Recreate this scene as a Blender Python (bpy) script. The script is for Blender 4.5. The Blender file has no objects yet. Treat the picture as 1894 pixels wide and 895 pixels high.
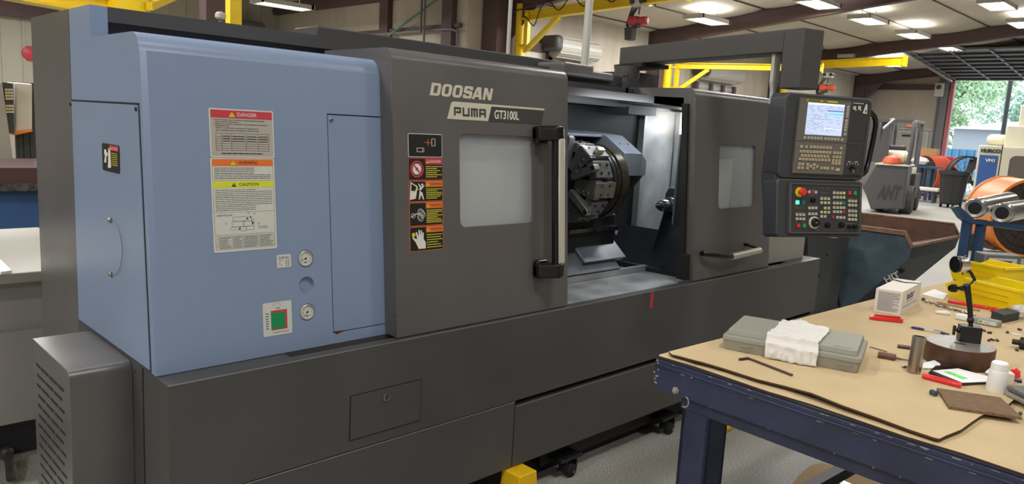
import bpy, bmesh, math, random
from mathutils import Vector, Matrix
random.seed(7)
PI = math.pi
SC = bpy.context.scene
COL = SC.collection

# ------------------------------------------------------------------ camera
FPX, CX, CY, CAMZ = 1403.0, 947.0, 447.5, 1.6
def cam_axes():
    yw, pt, rl = [math.radians(a) for a in (45.0, 8.76, 3.15)]
    fwd = Vector((math.sin(yw) * math.cos(pt), math.cos(yw) * math.cos(pt), -math.sin(pt)))
    right = Vector((math.cos(yw), -math.sin(yw), 0)); up = right.cross(fwd)
    r = right * math.cos(rl) + up * math.sin(rl); u = up * math.cos(rl) - right * math.sin(rl)
    return r, u, fwd
CR, CU, CF = cam_axes()
CAM = Vector((0, 0, CAMZ))
cd = bpy.data.cameras.new('camera'); cam = bpy.data.objects.new('camera', cd); COL.objects.link(cam)
cam.matrix_world = Matrix(((CR.x, CU.x, -CF.x, 0), (CR.y, CU.y, -CF.y, 0), (CR.z, CU.z, -CF.z, CAMZ), (0, 0, 0, 1)))
cd.sensor_width = 36; cd.lens = FPX / 1894 * 36; cd.clip_start = 0.05; cd.clip_end = 400
SC.camera = cam
def ray(px, py): return CR * ((px - CX) / FPX) - CU * ((py - CY) / FPX) + CF
def W(px, py, ax, val):
    """point of the plane axis=val seen at a pixel of the photograph"""
    d = ray(px, py); t = (val - CAM[ax]) / d[ax]; return CAM + d * t
def Wp(px, py, O, n):
    d = ray(px, py); t = (O - CAM).dot(n) / d.dot(n); return CAM + d * t

# ------------------------------------------------------------------ view, world, lights
vs = SC.view_settings; SC.display_settings.display_device = 'sRGB'
vs.view_transform = 'Standard'; vs.look = 'None'; vs.exposure = 0.0; vs.gamma = 1; vs.use_curve_mapping = False
SC.cycles.use_denoising = True; SC.cycles.max_bounces = 7; SC.cycles.diffuse_bounces = 4; SC.cycles.glossy_bounces = 4
SC.cycles.sample_clamp_indirect = 6.0; SC.cycles.caustics_reflective = False; SC.cycles.caustics_refractive = False
wd = bpy.data.worlds.new('overcast'); SC.world = wd; wd.use_nodes = True
bg = wd.node_tree.nodes['Background']; bg.inputs[0].default_value = (0.86, 0.93, 1.0, 1); bg.inputs[1].default_value = 2.5
LAMP_W = 105.0
def area(name, loc, sx, sy, watts, col=(1, .985, .96), rot=(0, 0, 0), spread=None):
    L = bpy.data.lights.new(name, 'AREA'); L.shape = 'RECTANGLE'; L.size = sx; L.size_y = sy
    L.energy = watts; L.color = col
    if spread: L.spread = spread
    o = bpy.data.objects.new(name, L); COL.objects.link(o); o.location = loc; o.rotation_euler = rot
    return o

# ------------------------------------------------------------------ materials
def lin(c):
    c = c / 255.0
    return c / 12.92 if c <= 0.04045 else ((c + 0.055) / 1.055) ** 2.4
def rgb(c): return (lin(c[0]), lin(c[1]), lin(c[2]), 1)
def mat(name, c, rough=.5, metal=0.0, spec=.5, noise=0, nscale=8, bump=0, bscale=60, stretch=(1, 1, 1), emit=None, es=1, alpha=1, trans=0, coat=0, rvar=0):
    m = bpy.data.materials.new(name); m.use_nodes = True; nt = m.node_tree
    b = nt.nodes['Principled BSDF']
    b.inputs['Base Color'].default_value = rgb(c); b.inputs['Roughness'].default_value = rough
    b.inputs['Metallic'].default_value = metal; b.inputs['Specular IOR Level'].default_value = spec
    b.inputs['Alpha'].default_value = alpha; b.inputs['Transmission Weight'].default_value = trans
    b.inputs['Coat Weight'].default_value = coat
    if emit: b.inputs['Emission Color'].default_value = rgb(emit); b.inputs['Emission Strength'].default_value = es
    if noise or bump or rvar:
        tc = nt.nodes.new('ShaderNodeTexCoord'); mp = nt.nodes.new('ShaderNodeMapping'); mp.inputs['Scale'].default_value = stretch
        nt.links.new(tc.outputs['Object'], mp.inputs[0])
    if noise or rvar:
        n = nt.nodes.new('ShaderNodeTexNoise'); n.inputs['Scale'].default_value = nscale; n.inputs['Detail'].default_value = 6
        nt.links.new(mp.outputs[0], n.inputs['Vector'])
        if noise:
            mx = nt.nodes.new('ShaderNodeMix'); mx.data_type = 'RGBA'; k = 1 - noise; k2 = 1 + noise
            base = rgb(c)
            mx.inputs[6].default_value = tuple(x * k for x in base[:3]) + (1,); mx.inputs[7].default_value = tuple(min(1, x * k2) for x in base[:3]) + (1,)
            rp = nt.nodes.new('ShaderNodeMapRange'); rp.inputs[1].default_value = .3; rp.inputs[2].default_value = .7
            nt.links.new(n.outputs[0], rp.inputs[0]); nt.links.new(rp.outputs[0], mx.inputs[0]); nt.links.new(mx.outputs[2], b.inputs['Base Color'])
        if rvar:
            rr = nt.nodes.new('ShaderNodeMapRange'); rr.inputs[1].default_value = .3; rr.inputs[2].default_value = .7
            rr.inputs[3].default_value = max(.02, rough - rvar); rr.inputs[4].default_value = min(1, rough + rvar)
            nt.links.new(n.outputs[0], rr.inputs[0]); nt.links.new(rr.outputs[0], b.inputs['Roughness'])
    if bump:
        n2 = nt.nodes.new('ShaderNodeTexNoise'); n2.inputs['Scale'].default_value = bscale; n2.inputs['Detail'].default_value = 4
        nt.links.new(mp.outputs[0], n2.inputs['Vector'])
        bp = nt.nodes.new('ShaderNodeBump'); bp.inputs['Strength'].default_value = bump; bp.inputs['Distance'].default_value = .01
        nt.links.new(n2.outputs[0], bp.inputs['Height']); nt.links.new(bp.outputs[0], b.inputs['Normal'])
    return m
def speckle(name, c1, c2, scale, rough, lo=.45, hi=.6, big=0.0):
    m = mat(name, c1, rough); nt = m.node_tree; b = nt.nodes['Principled BSDF']
    tc = nt.nodes.new('ShaderNodeTexCoord'); n = nt.nodes.new('ShaderNodeTexNoise'); n.inputs['Scale'].default_value = scale; n.inputs['Detail'].default_value = 3
    nt.links.new(tc.outputs['Object'], n.inputs['Vector'])
    rp = nt.nodes.new('ShaderNodeMapRange'); rp.inputs[1].default_value = lo; rp.inputs[2].default_value = hi
    nt.links.new(n.outputs[0], rp.inputs[0])
    mx = nt.nodes.new('ShaderNodeMix'); mx.data_type = 'RGBA'; mx.inputs[6].default_value = rgb(c1); mx.inputs[7].default_value = rgb(c2)
    nt.links.new(rp.outputs[0], mx.inputs[0]); out = mx.outputs[2]
    if big:
        n2 = nt.nodes.new('ShaderNodeTexNoise'); n2.inputs['Scale'].default_value = .7; n2.inputs['Detail'].default_value = 5
        nt.links.new(tc.outputs['Object'], n2.inputs['Vector'])
        r2 = nt.nodes.new('ShaderNodeMapRange'); r2.inputs[1].default_value = .35; r2.inputs[2].default_value = .65; r2.inputs[3].default_value = 1 - big; r2.inputs[4].default_value = 1
        nt.links.new(n2.outputs[0], r2.inputs[0])
        hs = nt.nodes.new('ShaderNodeHueSaturation'); nt.links.new(r2.outputs[0], hs.inputs['Value']); nt.links.new(out, hs.inputs['Color']); out = hs.outputs[0]
    nt.links.new(out, b.inputs['Base Color'])
    return m

M = {}
def D(k, *a, **kw): M[k] = mat(k, *a, **kw)
D('machine_grey', (94, 92, 92), .33, noise=.07, nscale=3, bump=.04, bscale=300, rvar=.06); D('base_grey', (76, 75, 75), .4, noise=.08, nscale=3, rvar=.06); D('worn_edge_highlight', (158, 154, 146), .35, .4)
D('machine_dark', (70, 69, 70), .5, bump=.05, bscale=300)
D('machine_blue', (130, 148, 178), .34, bump=.05, bscale=400, noise=.02, nscale=2)
D('black', (16, 16, 17), .6)
D('black_gloss', (18, 18, 20), .25)
D('rubber', (22, 22, 23), .8)
D('seam', (20, 22, 28), .8)
D('steel', (150, 150, 150), .3, 1, noise=.15, nscale=20, rvar=.1)
D('chrome', (225, 223, 218), .2, .9)
D('chip_steel', (172, 176, 178), .42, .35, noise=.2, nscale=6, rvar=.12)
D('dirty_steel', (140, 142, 140), .45, .7, noise=.35, nscale=25, rvar=.15)
D('tool_grey', (120, 122, 124), .35, .5, noise=.2, nscale=20)
D('tool_dark', (42, 46, 52), .4, .3, noise=.2, nscale=12)
D('bronze_wet', (84, 78, 68), .28, .7, noise=.4, nscale=30)
D('hood_blue', (104, 110, 120), .38, .1, noise=.12, nscale=8)
D('tail_blue', (48, 55, 63), .3, noise=.15, nscale=6)
D('white_paint', (205, 203, 193), .5)
D('grip', (200, 196, 182), .35, .2)
D('label_white', (206, 208, 200), .5); D('label_black', (24, 24, 24), .45)
D('label_red', (196, 60, 74), .45); D('label_orange', (226, 118, 52), .45); D('label_yellow', (214, 220, 50), .45)
D('label_text', (40, 42, 44), .5); D('label_grey', (176, 172, 162), .45); D('label_green', (20, 150, 90), .45)
D('logo_silver', (205, 200, 182), .4); D('logo_dark', (62, 62, 60), .45); D('text_white', (225, 225, 215), .5); D('text_yel', (210, 205, 60), .5)
D('glass_win', (206, 214, 222), .08, alpha=.3, spec=.8)
D('yellow', (240, 205, 20), .4, noise=.06, nscale=5); D('bin_yellow', (248, 222, 12), .38, spec=.5)
D('pad_yellow', (238, 190, 20), .45, noise=.15, nscale=12)
D('purple', (88, 68, 70), .6, noise=.08, nscale=3)
D('bench_blue', (47, 52, 78), .42, noise=.25, nscale=7, bump=.2, bscale=40)
D('bench_dark', (34, 36, 50), .5, noise=.2)
D('chip_paint', (150, 146, 136), .6)
D('cardboard', (198, 176, 139), .85, spec=.15, noise=.05, nscale=6, bump=.06, bscale=40)
D('corrugated', (84, 64, 48), .9, spec=.1)
D('case_grey', (150, 149, 138), .55, bump=.15, bscale=300); D('case_dark', (96, 98, 96), .5)
D('rag', (222, 219, 215), .9, spec=.1, bump=.25, bscale=25)
D('hex_metal', (90, 78, 72), .38, .7)
D('carton', (226, 220, 212), .7, spec=.2, noise=.03, nscale=6); D('carton_text', (128, 132, 150), .7); D('carton_blue', (70, 74, 130), .6)
D('red_plastic', (222, 40, 46), .3, coat=.3); D('pen_blue', (44, 48, 110), .3); D('clear', (215, 218, 220), .1, alpha=.55)
D('disc_rust', (92, 66, 52), .5, .35, noise=.3, nscale=12); D('disc_top', (178, 174, 168), .35, .7, noise=.15, nscale=9, stretch=(1, 6, 1))
D('mag_black', (38, 38, 40), .35, .3); D('tube_steel', (165, 158, 150), .25, .95, noise=.12, nscale=10)
D('flap_brown', (120, 82, 74), .8); D('pad_brown', (136, 112, 90), .95, spec=.1, bump=.8, bscale=200, noise=.15, nscale=60)
D('paper', (242, 242, 244), .7, spec=.2); D('hi_green', (110, 235, 110), .6); D('bottle_white', (240, 240, 238), .35, spec=.4)
D('fitting_blue', (58, 84, 104), .35); D('green_plastic', (36, 100, 80), .4); D('plastic_bag', (225, 228, 240), .25, alpha=.5)
D('foam_black', (52, 52, 54), .7); D('translucent', (228, 226, 220), .4); D('tan', (176, 140, 90), .6)
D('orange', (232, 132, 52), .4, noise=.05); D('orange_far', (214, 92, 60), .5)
D('fan_dark', (62, 52, 48), .6, .2, noise=.2, nscale=4)
D('stand_blue', (36, 66, 100), .5, noise=.1); D('hopper_blue', (86, 104, 116), .5, .1, noise=.35, nscale=4, bump=.1, bscale=20)
D('hopper_dark', (34, 46, 56), .55, noise=.3, nscale=5); D('rust', (98, 72, 58), .75, noise=.25, nscale=8, bump=.2, bscale=40); D('rust_edge', (142, 108, 84), .6, noise=.25, nscale=14)
D('conveyor', (66, 68, 70), .45, .2, noise=.12, nscale=4)
D('forklift_grey', (74, 74, 76), .5); D('forklift_guard', (82, 82, 86), .45); D('tyre', (58, 56, 54), .85); D('cream', (214, 206, 178), .5)
D('vmc_cream', (214, 210, 190), .45); D('vmc_blue', (52, 92, 160), .4); D('vmc_glass', (104, 100, 96), .15); D('bin_black', (42, 42, 46), .55)
D('silver_far', (190, 188, 184), .4, .4)
D('left_grey', (152, 150, 142), .45); D('left_grey2', (154, 152, 149), .5, noise=.04, nscale=2); D('left_blue', (44, 76, 122), .45, noise=.2, nscale=4); D('left_rim', (70, 44, 44), .5)
D('shutter', (176, 172, 166), .5, .1); D('pipe_grey', (112, 104, 108), .5); D('pipe_green', (96, 128, 110), .5); D('pvc', (186, 186, 180), .45)
D('hoist_red', (176, 58, 62), .4); D('hoist_dark', (62, 60, 62), .5); D('cable', (40, 38, 36), .6)
D('lamp_body', (176, 174, 166), .5); D('tube_light', (255, 252, 244), .4, emit=(255, 250, 240), es=9)
D('tube_dim', (236, 238, 240), .4, emit=(240, 244, 255), es=1.1)
D('screen', (190, 205, 235), .2, emit=(188, 206, 240), es=.62); D('scr_blue', (40, 90, 190), .3, emit=(50, 100, 200), es=.5); D('scr_cyan', (90, 220, 230), .3, emit=(90, 220, 235), es=.55)
D('scr_text', (90, 110, 160), .3, emit=(110, 130, 175), es=.35); D('scr_white', (240, 244, 255), .3, emit=(235, 240, 255), es=.75)
D('pendant', (60, 63, 68), .42); D('pendant_face', (104, 102, 98), .5); D('pendant_panel', (56, 59, 63), .42); D('panel_edge', (110, 112, 114), .35, .5)
D('key', (206, 194, 162), .5); D('key_white', (206, 202, 184), .5); D('soft_key', (196, 194, 186), .5); D('btn_red', (208, 44, 62), .4); D('btn_green', (30, 160, 84), .4)
D('btn_yellow', (226, 216, 90), .4); D('btn_teal', (24, 110, 140), .4); D('btn_lit', (110, 250, 200), .4, emit=(90, 250, 190), es=1.0); D('estop_yellow', (220, 210, 30), .4); D('estop_red', (222, 54, 48), .35)
D('fanuc_yellow', (214, 196, 20), .5); D('dial_white', (212, 206, 192), .4)
D('exit_red', (220, 70, 70), .5, emit=(235, 60, 60), es=.9)
D('wall_lower', (196, 196, 190), .6); D('door_grey', (186, 184, 176), .5); D('jamb_red', (196, 120, 124), .6); D('sect', (120, 122, 124), .5, .2); D('sect_dark', (52, 54, 58), .5)
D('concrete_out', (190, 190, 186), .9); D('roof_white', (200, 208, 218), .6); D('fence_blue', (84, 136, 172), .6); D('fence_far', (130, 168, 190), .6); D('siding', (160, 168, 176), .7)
D('leaf', (178, 208, 168), .8, noise=.3, nscale=3); D('leaf_pale', (196, 220, 170), .8, noise=.25, nscale=3); D('leaf_far', (176, 204, 188), .8, noise=.2, nscale=2); D('bark', (90, 80, 70), .9)  # leaf colours lightened to paint in the outdoor haze
D('cloth_grey', (90, 92, 96), .8)
M['floor'] = speckle('floor_epoxy', (138, 137, 132), (192, 189, 180), 130, .45, .40, .62, big=.10)
def wall_mat(name, c, sx=9, amt=.35):
    m = mat(name, c, .75, spec=.25, noise=.07, nscale=1.2, bump=amt, bscale=1.6, stretch=(sx, sx, .7)); return m
M['liner_wall'] = wall_mat('liner_wall', (190, 182, 168), 4, .9)
D('back_wall', (178, 173, 158), .6); M['liner_roof'] = mat('liner_roof', (186, 180, 166), .8, spec=.2, noise=.06, nscale=.8, bump=.9, bscale=2.2, stretch=(2.2, .5, 1))

# ------------------------------------------------------------------ mesh builder
POS = {}
class MB:
    def __init__(s, T=None): s.v = []; s.f = []; s.m = []; s.s = []; s.T = T
    def add(s, V, F, m=0, smooth=False):
        n = len(s.v)
        for p in V:
            p = Vector(p); s.v.append(s.T @ p if s.T is not None else p)
        for f in F: s.f.append([i + n for i in f]); s.m.append(m); s.s.append(smooth)
        return s
    def box(s, x0, x1, y0, y1, z0, z1, m=0):
        V = [(x0, y0, z0), (x1, y0, z0), (x1, y1, z0), (x0, y1, z0), (x0, y0, z1), (x1, y0, z1), (x1, y1, z1), (x0, y1, z1)]
        return s.add(V, [(0, 3, 2, 1), (4, 5, 6, 7), (0, 1, 5, 4), (1, 2, 6, 5), (2, 3, 7, 6), (3, 0, 4, 7)], m)
    def obox(s, O, U, V_, N, u0, u1, v0, v1, n0, n1, m=0):
        P = lambda a, b, c: O + U * a + V_ * b + N * c
        V = [P(u0, v0, n0), P(u1, v0, n0), P(u1, v1, n0), P(u0, v1, n0), P(u0, v0, n1), P(u1, v0, n1), P(u1, v1, n1), P(u0, v1, n1)]
        return s.add(V, [(0, 3, 2, 1), (4, 5, 6, 7), (0, 1, 5, 4), (1, 2, 6, 5), (2, 3, 7, 6), (3, 0, 4, 7)], m)
    def prism(s, P, d, m=0):
        n = len(P); P = [Vector(p) for p in P]; d = Vector(d)
        V = P + [p + d for p in P]
        F = [tuple(range(n))[::-1], tuple(range(n, 2 * n))] + [(i, (i + 1) % n, (i + 1) % n + n, i + n) for i in range(n)]
        return s.add(V, F, m)
    def loft(s, A, B, m=0):
        n = len(A)
        return s.add(list(A) + list(B), [tuple(range(n))[::-1], tuple(range(n, 2 * n))] + [(i, (i + 1) % n, (i + 1) % n + n, i + n) for i in range(n)], m)
    def lathe(s, O, ax, prof, n=24, m=0, smooth=True, closed=False):
        O = Vector(O); ax = Vector(ax).normalized()
        a = ax.orthogonal().normalized(); b = ax.cross(a)
        V = []; F = []
        for r, h in prof:
            for i in range(n):
                t = 2 * PI * i / n; V.append(O + ax * h + (a * math.cos(t) + b * math.sin(t)) * max(r, 1e-5))
        k = len(prof)
        for j in range(k - 1 + (1 if closed else 0)):
            j2 = (j + 1) % k
            for i in range(n): F.append((j * n + i, j * n + (i + 1) % n, j2 * n + (i + 1) % n, j2 * n + i))
        s.add(V, F, m, smooth)
        if not closed:
            q = len(s.v) - len(V)
            if prof[0][0] > 1e-4: s.f.append([q + i for i in range(n)][::-1]); s.m.append(m); s.s.append(False)
            if prof[-1][0] > 1e-4: s.f.append([q + (k - 1) * n + i for i in range(n)]); s.m.append(m); s.s.append(False)
        return s
    def cyl(s, p0, p1, r0, r1=None, n=20, m=0):
        p0 = Vector(p0); p1 = Vector(p1); r1 = r0 if r1 is None else r1
        return s.lathe(p0, p1 - p0, [(r0, 0), (r1, (p1 - p0).length)], n, m)
    def pipe(s, p0, p1, ro, ri, n=28, m=0):
        p0 = Vector(p0); p1 = Vector(p1); L = (p1 - p0).length
        return s.lathe(p0, p1 - p0, [(ri, 0), (ro, 0), (ro, L), (ri, L)], n, m, closed=True)
    def sphere(s, c, r, n=16, m=0, sq=(1, 1, 1)):
        V = []; F = []; h = n // 2
        for j in range(h + 1):
            a = PI * j / h
            for i in range(n):
                t = 2 * PI * i / n; rr = r * max(math.sin(a), 1e-4)
                V.append(Vector(c) + Vector((rr * math.cos(t) * sq[0], rr * math.sin(t) * sq[1], r * math.cos(a) * sq[2])))
        for j in range(h):
            for i in range(n): F.append((j * n + i, j * n + (i + 1) % n, (j + 1) * n + (i + 1) % n, (j + 1) * n + i))
        return s.add(V, F, m, True)
    def path(s, P, r, n=8, m=0, sub=0):
        P = [Vector(p) for p in P]
        for _ in range(sub):
            Q = [P[0]]
            for i in range(len(P) - 1): Q += [P[i] * .75 + P[i + 1] * .25, P[i] * .25 + P[i + 1] * .75]
            P = Q + [P[-1]]
        V = []; F = []; prev = None
        for i, p in enumerate(P):
            d = (P[min(i + 1, len(P) - 1)] - P[max(i - 1, 0)])
            d = d.normalized() if d.length > 1e-9 else Vector((0, 0, 1))
            a = d.orthogonal().normalized() if prev is None else (prev - d * prev.dot(d)).normalized()
            prev = a; b = d.cross(a); rr = r[i] if isinstance(r, (list, tuple)) and len(r) == len(P) else (r if not isinstance(r, (list, tuple)) else r[0])
            for k in range(n):
                t = 2 * PI * (k + .5) / n; V.append(p + (a * math.cos(t) + b * math.sin(t)) * rr)
        for i in range(len(P) - 1):
            for k in range(n): F.append((i * n + k, i * n + (k + 1) % n, (i + 1) * n + (k + 1) % n, (i + 1) * n + k))
        F.append(tuple(range(n))[::-1]); F.append(tuple(range((len(P) - 1) * n, len(P) * n)))
        return s.add(V, F, m, n > 6)
    def beam(s, p0, p1, w, h, m=0, up=(0, 0, 1), I=False, tf=.012, tw=.01):
        """bar from p0 to p1 (centres), width w across, height h; I makes an I-section"""
        p0 = Vector(p0); p1 = Vector(p1); d = (p1 - p0); L = d.length; d.normalize()
        side = d.cross(Vector(up)).normalized(); u = side.cross(d)
        if not I: return s.obox(p0, d, side, u, 0, L, -w / 2, w / 2, -h / 2, h / 2, m)
        s.obox(p0, d, side, u, 0, L, -w / 2, w / 2, h / 2 - tf, h / 2, m)
        s.obox(p0, d, side, u, 0, L, -w / 2, w / 2, -h / 2, -h / 2 + tf, m)
        return s.obox(p0, d, side, u, 0, L, -tw / 2, tw / 2, -h / 2 + tf, h / 2 - tf, m)
    def holed(s, O, U, V_, N, out, inn, R, r, t, m=0, k=6):
        """plate (u0,u1,v0,v1) with a rounded hole; R, r corner radii, thickness t backwards"""
        def loop(b, rad):
            u0, u1, v0, v1 = b; L = []
            for (cu, cv, a0) in ((u1 - rad, v0 + rad, -90), (u1 - rad, v1 - rad, 0), (u0 + rad, v1 - rad, 90), (u0 + rad, v0 + rad, 180)):
                for i in range(k + 1):
                    a = math.radians(a0 + 90 * i / k); L.append((cu + rad * math.cos(a), cv + rad * math.sin(a)))
            return L
        A = loop(out, R); B = loop(inn, r); n = len(A)
        P = lambda q, c: O + U * q[0] + V_ * q[1] + N * c
        V = [P(q, 0) for q in A] + [P(q, 0) for q in B] + [P(q, -t) for q in A] + [P(q, -t) for q in B]; F = []
        for i in range(n):
            j = (i + 1) % n
            F += [(i, j, n + j, n + i), (2 * n + i, 3 * n + i, 3 * n + j, 2 * n + j), (i, 2 * n + i, 2 * n + j, j), (n + i, n + j, 3 * n + j, 3 * n + i)]
        return s.add(V, F, m)
    def rplate(s, O, U, V_, N, b, R, n0, n1, m=0, k=5):
        u0, u1, v0, v1 = b; L = []
        for (cu, cv, a0) in ((u1 - R, v0 + R, -90), (u1 - R, v1 - R, 0), (u0 + R, v1 - R, 90), (u0 + R, v0 + R, 180)):
            for i in range(k + 1):
                a = math.radians(a0 + 90 * i / k); L.append(O + U * (cu + R * math.cos(a)) + V_ * (cv + R * math.sin(a)) + N * n0)
        return s.prism(L, N * (n1 - n0), m)
    def text(s, st, O, U, V_, size=None, width=None, height=None, m=0, shear=0, bold=0, depth=0.0, center=False):
        c = bpy.data.curves.new('lettering', 'FONT'); c.body = st; c.size = 1; c.shear = shear; c.offset = bold; c.extrude = .001 if depth else 0
        o = bpy.data.objects.new('lettering', c); me = bpy.data.meshes.new_from_object(o)
        xs = [v.co.x for v in me.vertices]; ys = [v.co.y for v in me.vertices]
        x0, x1, y0, y1 = min(xs), max(xs), min(ys), max(ys)
        sy = (height / (y1 - y0)) if height else size
        sx = (width / (x1 - x0)) if width else sy
        N = U.cross(V_).normalized(); dx = (x1 - x0) * sx / 2 if center else 0
        V = [O + U * ((v.co.x - x0) * sx - dx) + V_ * ((v.co.y - y0) * sy) + N * ((v.co.z > 0) * depth) for v in me.vertices]
        s.add(V, [tuple(p.vertices) for p in me.polygons], m)
        bpy.data.objects.remove(o); bpy.data.curves.remove(c); bpy.data.meshes.remove(me)
        return s
    def build(s, name, mats, parent=None, bevel=0, seg=2, smooth=None, recalc=True, sub=0):
        if not isinstance(mats, (list, tuple)): mats = [mats]
        xs = [p.x for p in s.v]; ys = [p.y for p in s.v]; zs = [p.z for p in s.v]
        c = Vector(((min(xs) + max(xs)) / 2, (min(ys) + max(ys)) / 2, min(zs)))
        me = bpy.data.meshes.new(name); me.from_pydata([p - c for p in s.v], [], s.f)
        for k in mats: me.materials.append(M[k] if isinstance(k, str) else k)
        me.polygons.foreach_set('material_index', s.m)
        me.polygons.foreach_set('use_smooth', s.s)
        if recalc:
            b = bmesh.new(); b.from_mesh(me); bmesh.ops.recalc_face_normals(b, faces=b.faces); b.to_mesh(me); b.free()
        me.polygons.foreach_set('use_smooth', [True] * len(me.polygons)); me.update(); me.set_sharp_from_angle(angle=math.radians(32))
        o = bpy.data.objects.new(name, me); COL.objects.link(o)
        POS[o.name] = c
        if parent is not None: o.parent = parent; o.location = c - POS[parent.name]
        else: o.location = c
        if bevel:
            bv = o.modifiers.new('bevel', 'BEVEL'); bv.width = bevel; bv.segments = seg; bv.limit_method = 'ANGLE'; bv.angle_limit = math.radians(40); bv.harden_normals = False
            if seg > 2:
                me.polygons.foreach_set('use_smooth', [True] * len(me.polygons)); sm = o.modifiers.new('wn', 'WEIGHTED_NORMAL'); sm.keep_sharp = False
        if sub:
            sd = o.modifiers.new('sub', 'SUBSURF'); sd.levels = sub; sd.render_levels = sub
        return o
def thing(name, label, cat, loc=(0, 0, 0), group=None):
    o = bpy.data.objects.new(name, None); o.empty_display_size = .1; COL.objects.link(o); o.location = loc; POS[o.name] = Vector(loc)
    return tag(o, label, cat, group)
def tag(o, label, cat, group=None):
    o['label'] = label; o['category'] = cat
    if group: o['group'] = group
    return o
def struct(o): o['kind'] = 'structure'; return o
def copy_tree(o, parent=None):
    c = o.copy(); COL.objects.link(c); c.parent = parent
    for ch in list(o.children): copy_tree(ch, c)
    return c
X, Y, Z = Vector((1, 0, 0)), Vector((0, 1, 0)), Vector((0, 0, 1))
def hz(a): return Vector((math.cos(a), math.sin(a), 0))
def TR(loc, rz=0): return Matrix.Translation(Vector(loc)) @ Matrix.Rotation(rz, 4, 'Z')
def unit(v): return Vector(v).normalized()
# ------------------------------------------------------------------ building
YW, XF, YB, XC = 12.6, 32.6, 21.0, 10.9        # side wall, far wall, deep-bay back wall, inner corner
XL, YN = -7.0, -9.0
OY0, OY1, OZ = 3.4, 9.25, 4.18                 # overhead-door opening in the far wall
def zr(y): return 4.3 + .11 * (12.6 - y) if y > -1 else 4.3 + .11 * 13.6 - .11 * (-1 - y)
mb = MB(); mb.box(XL, XF + .2, YN, YB, -.1, 0); struct(mb.build('floor', 'floor'))
# roof liner, hanging in shallow folds between the purlins
mb = MB(); ys = [YN + i * .125 for i in range(int((YW - YN) / .125) + 1)] + [YW]
xs = [XL + i * 1.65 for i in range(25)]
V = []; F = []
for i, x in enumerate(xs):
    for y in ys: V.append((x, y, zr(y) + .03 - .06 * abs(math.sin(PI * (y - .3) / 1.5)) ** .7))
n = len(ys)
for i in range(len(xs) - 1):
    for j in range(n - 1): F.append((i * n + j, i * n + j + 1, (i + 1) * n + j + 1, (i + 1) * n + j))
mb.add(V, F, 0, True)
mb.box(XL, XF + .2, YN, YW, 6.2, 6.3)
struct(mb.build('ceiling', 'liner_roof', recalc=False))
mb = MB(); mb.box(XL, XC, YW - .05, YB, 4.62, 4.7); struct(mb.build('ceiling.001', 'liner_roof'))
mb = MB()
y = .3 + 1.5 * math.floor((YN - .3) / 1.5) + 1.5
while y < YW: mb.box(XL, XF, y - .012, y + .012, zr(y) - .01, zr(y) + .03); y += 1.5
struct(mb.build('trim_1', 'purple'))
def wall(name, x0, x1, y0, y1, z0, z1, m='liner_wall'):
    return struct(MB().box(x0, x1, y0, y1, z0, z1).build(name, m))
wall('wall_side', XC, XF + .2, YW, YW + .15, 0, 6.2)
wall('wall_corner', XC, XC + .15, YW + .15, YB + .15, 0, 4.7)
wall('wall_near', XL, XF, YN - .15, YN, 0, 6.2)
wall('wall_left', XL - .15, XL, YN, YB, 0, 6.2)
mb = MB(); mb.box(XL, XC, YB, YB + .15, 0, 4.7)
x = XL + .2
while x < XC: mb.box(x, x + .05, YB - .03, YB, 0, 4.7); x += .42
struct(mb.build('wall_back', 'back_wall'))
# far wall with its doorway: lined above, bare panels below
mb = MB(); mb.box(XF, XF + .15, OY1, YW, 2.3, 6.2); mb.box(XF, XF + .15, YN, OY0, 2.3, 6.2); mb.box(XF, XF + .15, OY0, OY1, OZ, 6.2)
struct(mb.build('wall_far', 'liner_wall'))
mb = MB(); mb.box(XF, XF + .15, OY1, YW, 0, 2.3); mb.box(XF, XF + .15, YN, OY0, 0, 2.3)
y = OY1 + .3
while y < YW:
    mb.box(XF - .04, XF, y, y + .06, 0, 2.3); y += .32
mb.box(XF - .06, XF, OY1, YW, 2.27, 2.33)
struct(mb.build('wall_far_panel', 'wall_lower'))
# rafters, columns, girts
def rafter(x, name, y1=YW):
    mb = MB()
    P = lambda y, dz: (x, y, zr(y) - dz)
    for a, b in ((YN, -1), (-1, y1)):
        d = .36 if a > -2 else .4
        mb.prism([(x - .09, a, zr(a) - .02), (x - .09, b, zr(b) - .02), (x - .09, b, zr(b) - .035), (x - .09, a, zr(a) - .035)], (.18, 0, 0))
        mb.prism([(x - .006, a, zr(a) - .02), (x - .006, b, zr(b) - .02), (x - .006, b, zr(b) - d), (x - .006, a, zr(a) - d)], (.012, 0, 0))
        mb.prism([(x - .09, a, zr(a) - d), (x - .09, b, zr(b) - d), (x - .09, b, zr(b) - d - .015), (x - .09, a, zr(a) - d - .015)], (.18, 0, 0))
    # column with a haunch
    mb.box(x - .1, x + .1, y1 - .015, y1, 0, zr(y1)); mb.box(x - .1, x + .1, y1 - .45, y1 - .435, 0, zr(y1) - .5); mb.box(x - .006, x + .006, y1 - .44, y1 - .01, 0, zr(y1) - .3)
    mb.prism([(x - .012, y1 - .016, zr(y1) - .12), (x - .012, y1 - 1.3, zr(y1 - 1.3) - .3), (x - .012, y1 - .46, zr(y1) - .9), (x - .012, y1 - .016, zr(y1) - .95)], (.024, 0, 0))
    return struct(mb.build(name, 'purple'))
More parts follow.
